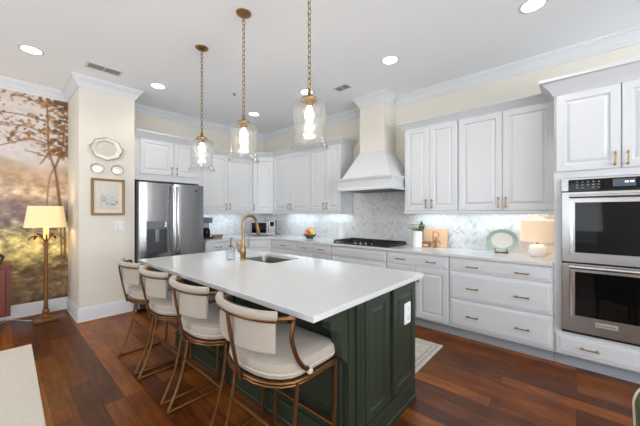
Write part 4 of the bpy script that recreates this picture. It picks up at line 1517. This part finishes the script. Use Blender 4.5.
m.loops([[bpt(a, h, 0) for a, h in pl_], [bpt(a, h, .018) for a, h in pl_]])
m.build('board', 'maple', bd, bevel=.003)
tc_ = bpy.data.curves.new('monogram', 'FONT')
tc_.body = 'R'
tc_.size = .255
tc_.align_x = 'CENTER'
tc_.extrude = .0004
tc_.offset = -.004
to = text_mesh('monogram', tc_, 'burn')
to.parent = bd
tilt = math.asin((bxh - bxl) / H)
to.location = Vector(bpt(.17, .035, .0186)) - wloc(bd)
to.rotation_euler = (R(90) - tilt, 0, R(-90))
wb = thing('wooden_box', 'small dark wooden box in front of the cutting board', 'box', (3.77, 1.475, .915))
MB().box(3.74, 3.80, 1.43, 1.525, .9155, .975).build('box', 'walnut', wb, bevel=.003)
MB().box(3.738, 3.802, 1.428, 1.527, .975, .988).build('lid', 'walnut', wb, bevel=.003)
MB().box(3.738, 3.74, 1.45, 1.505, .93, .955).build('label_plate', 'maple', wb)
ml_ = thing('pepper_mill', 'small turned wooden pepper mill in front of the cutting board', 'pepper mill', (3.78, 1.365, .915))
MB().lathe([(.026, .001), (.027, .01), (.018, .03), (.017, .05), (.022, .07)], (3.78, 1.365, .915), 16).build('body', 'walnut', ml_, smooth=True)
MB().lathe([(.022, .071), (.024, .085), (.015, .1), (.008, .105), (.011, .114), (.001, .12)], (3.78, 1.365, .915), 16).build('top', 'walnut', ml_, smooth=True)

# oval plate on its stand
ox_, oy_ = 3.735, .622
es_ = thing('plate_stand', 'dark wooden easel holding the oval plate on the worktop', 'plate stand', (ox_, oy_, .915))
for s in (-1, 1):
    MB().tube(spline([(ox_ - .045, oy_ + s * .055, .975), (ox_ - .045, oy_ + s * .055, .93), (ox_ - .02, oy_ + s * .055, .922), (ox_ + .04, oy_ + s * .055, .922)], 5), .006, 8).build('foot', 'walnut', es_, smooth=True)
    MB().tube([(ox_ + .04, oy_ + s * .05, .922), (ox_ + .065, oy_ + s * .03, 1.06)], .005, 8).build('upright', 'walnut', es_, smooth=True)
MB().tube([(ox_ - .015, oy_ - .055, .926), (ox_ - .015, oy_ + .055, .926)], .006, 8).build('crossbar', 'walnut', es_, smooth=True)
op = thing('oval_plate', 'oval plate with a wide sage green rim propped on its easel', 'plate', (ox_, oy_, .935))


def oring(s_, o_):
    out = []
    tl = R(16)
    for i in range(48):
        t = 2 * math.pi * i / 48
        a = .152 * s_ * math.cos(t)
        h = .126 * s_ * math.sin(t) + .128
        out.append((ox_ - .022 + h * math.sin(tl) - o_ * math.cos(tl), oy_ + a, .936 + h * math.cos(tl) + o_ * math.sin(tl) * .3))
    return out


MB().loops([oring(.66, 0), oring(.7, .002), oring(1.0, .016), oring(1.0, .02), oring(.7, .007), oring(.66, .005)], True, True).build('rim', 'platerim', op, smooth=True)
MB().loops([oring(.69, .0068), oring(.66, .0062), oring(.5, .0055), oring(.05, .0055)], False, True).build('well', 'platein', op, smooth=True)

# table lamp
tx_, ty_ = 3.71, .302
tl = thing('table_lamp', 'small table lamp with white ceramic base and linen drum shade by the oven tower', 'lamp', (tx_, ty_, .915))
MB().lathe([(.062, .001), (.066, .004), (.074, .02), (.08, .045), (.08, .08), (.072, .105), (.045, .122), (.02, .128)], (tx_, ty_, .915), 32).build('base', 'white', tl, smooth=True)
MB().lathe([(.012, .126), (.014, .14), (.007, .15), (.006, .2), (.016, .21), (.016, .25)], (tx_, ty_, .915), 14).build('neck', 'brass', tl, smooth=True)
MB().lathe([(.146, .155), (.140, .375), (.138, .375), (.144, .155)], (tx_, ty_, .915), 40, cap=False).build('lamp_shade', 'shade_pink', tl, smooth=True)
MB().ball((tx_, ty_, .915 + .275), .028, 12, 1.2).build('bulb', 'bulb', tl, smooth=True)
MB().tube([(tx_, ty_, .915 + .3), (tx_, ty_, .915 + .385)], .003).lathe([(.005, 0), (.011, .01), (.011, .02), (.004, .03), (.001, .032)], (tx_, ty_, .915 + .383), 12).build('finial', 'silver', tl, smooth=True)
point('lamp_glow', (tx_, ty_, .915 + .32), .3, (1, .78, .52), tl, .03)

# ------------------------------------------------------------------ upholstered chair at the near right edge
uc = thing('upholstered_chair', 'green patterned upholstered chair with pale piping near the oven tower', 'chair', (1.5, -.35, 0))
fab = mat('green_pattern_fabric', (88, 92, 60), .95, noise=.75, nscale=38, bump=.2, bscale=200)
rx_ = Vector((.664, -.747, 0))
fw_ = Vector((.747, .664, 0))
o0 = Vector((0, 0, 0)) + fw_ * 1.02 + rx_ * 1.158      # lower left of the back, from the camera


def bk_pt(a, zz, dpt):
    return o0 + rx_ * a + fw_ * dpt + Vector((0, 0, zz))


out = []
wB, zL, zT, rB = .50, .30, .728, .07
for cxx, czz, a0 in ((wB - rB, zT - rB, 0), (rB, zT - rB, 90)):
    for i in range(9):
        a = R(a0 + 90 * i / 8)
        out.append((cxx + rB * math.cos(a), czz + rB * math.sin(a)))
out += [(0.02, zL), (wB - .02, zL)]
ctr = (wB / 2, (zT + zL) / 2)
sh = lambda L, k_: [(ctr[0] + (a - ctr[0]) * k_, ctr[1] + (b_ - ctr[1]) * k_) for a, b_ in L]
bb = MB().loops([[bk_pt(a, b_, 0) for a, b_ in sh(out, .95)], [bk_pt(a, b_, .008) for a, b_ in out], [bk_pt(a, b_, .045) for a, b_ in out], [bk_pt(a, b_, .055) for a, b_ in sh(out, .94)]]).build('backrest', fab, uc, smooth=True)
MB().tube([bk_pt(a, b_, .046) for a, b_ in out[:]], .0045, 6, True).build('piping', 'piping', bb, smooth=True)
m = MB()
m.loops([[bk_pt(a, z_, d_) for a, d_ in ((.01, .0), (.49, .0), (.49, -.46), (.01, -.46))] for z_ in (.30, .43)])
m.build('seat', fab, uc, bevel=.03)
for a, d_ in ((.05, .045), (.45, .045), (.05, -.42), (.45, -.42)):
    MB().tube([bk_pt(a, .0005, d_), bk_pt(a, .31, d_)], [.014, .022], 8).build('leg', 'walnut', uc, smooth=True)
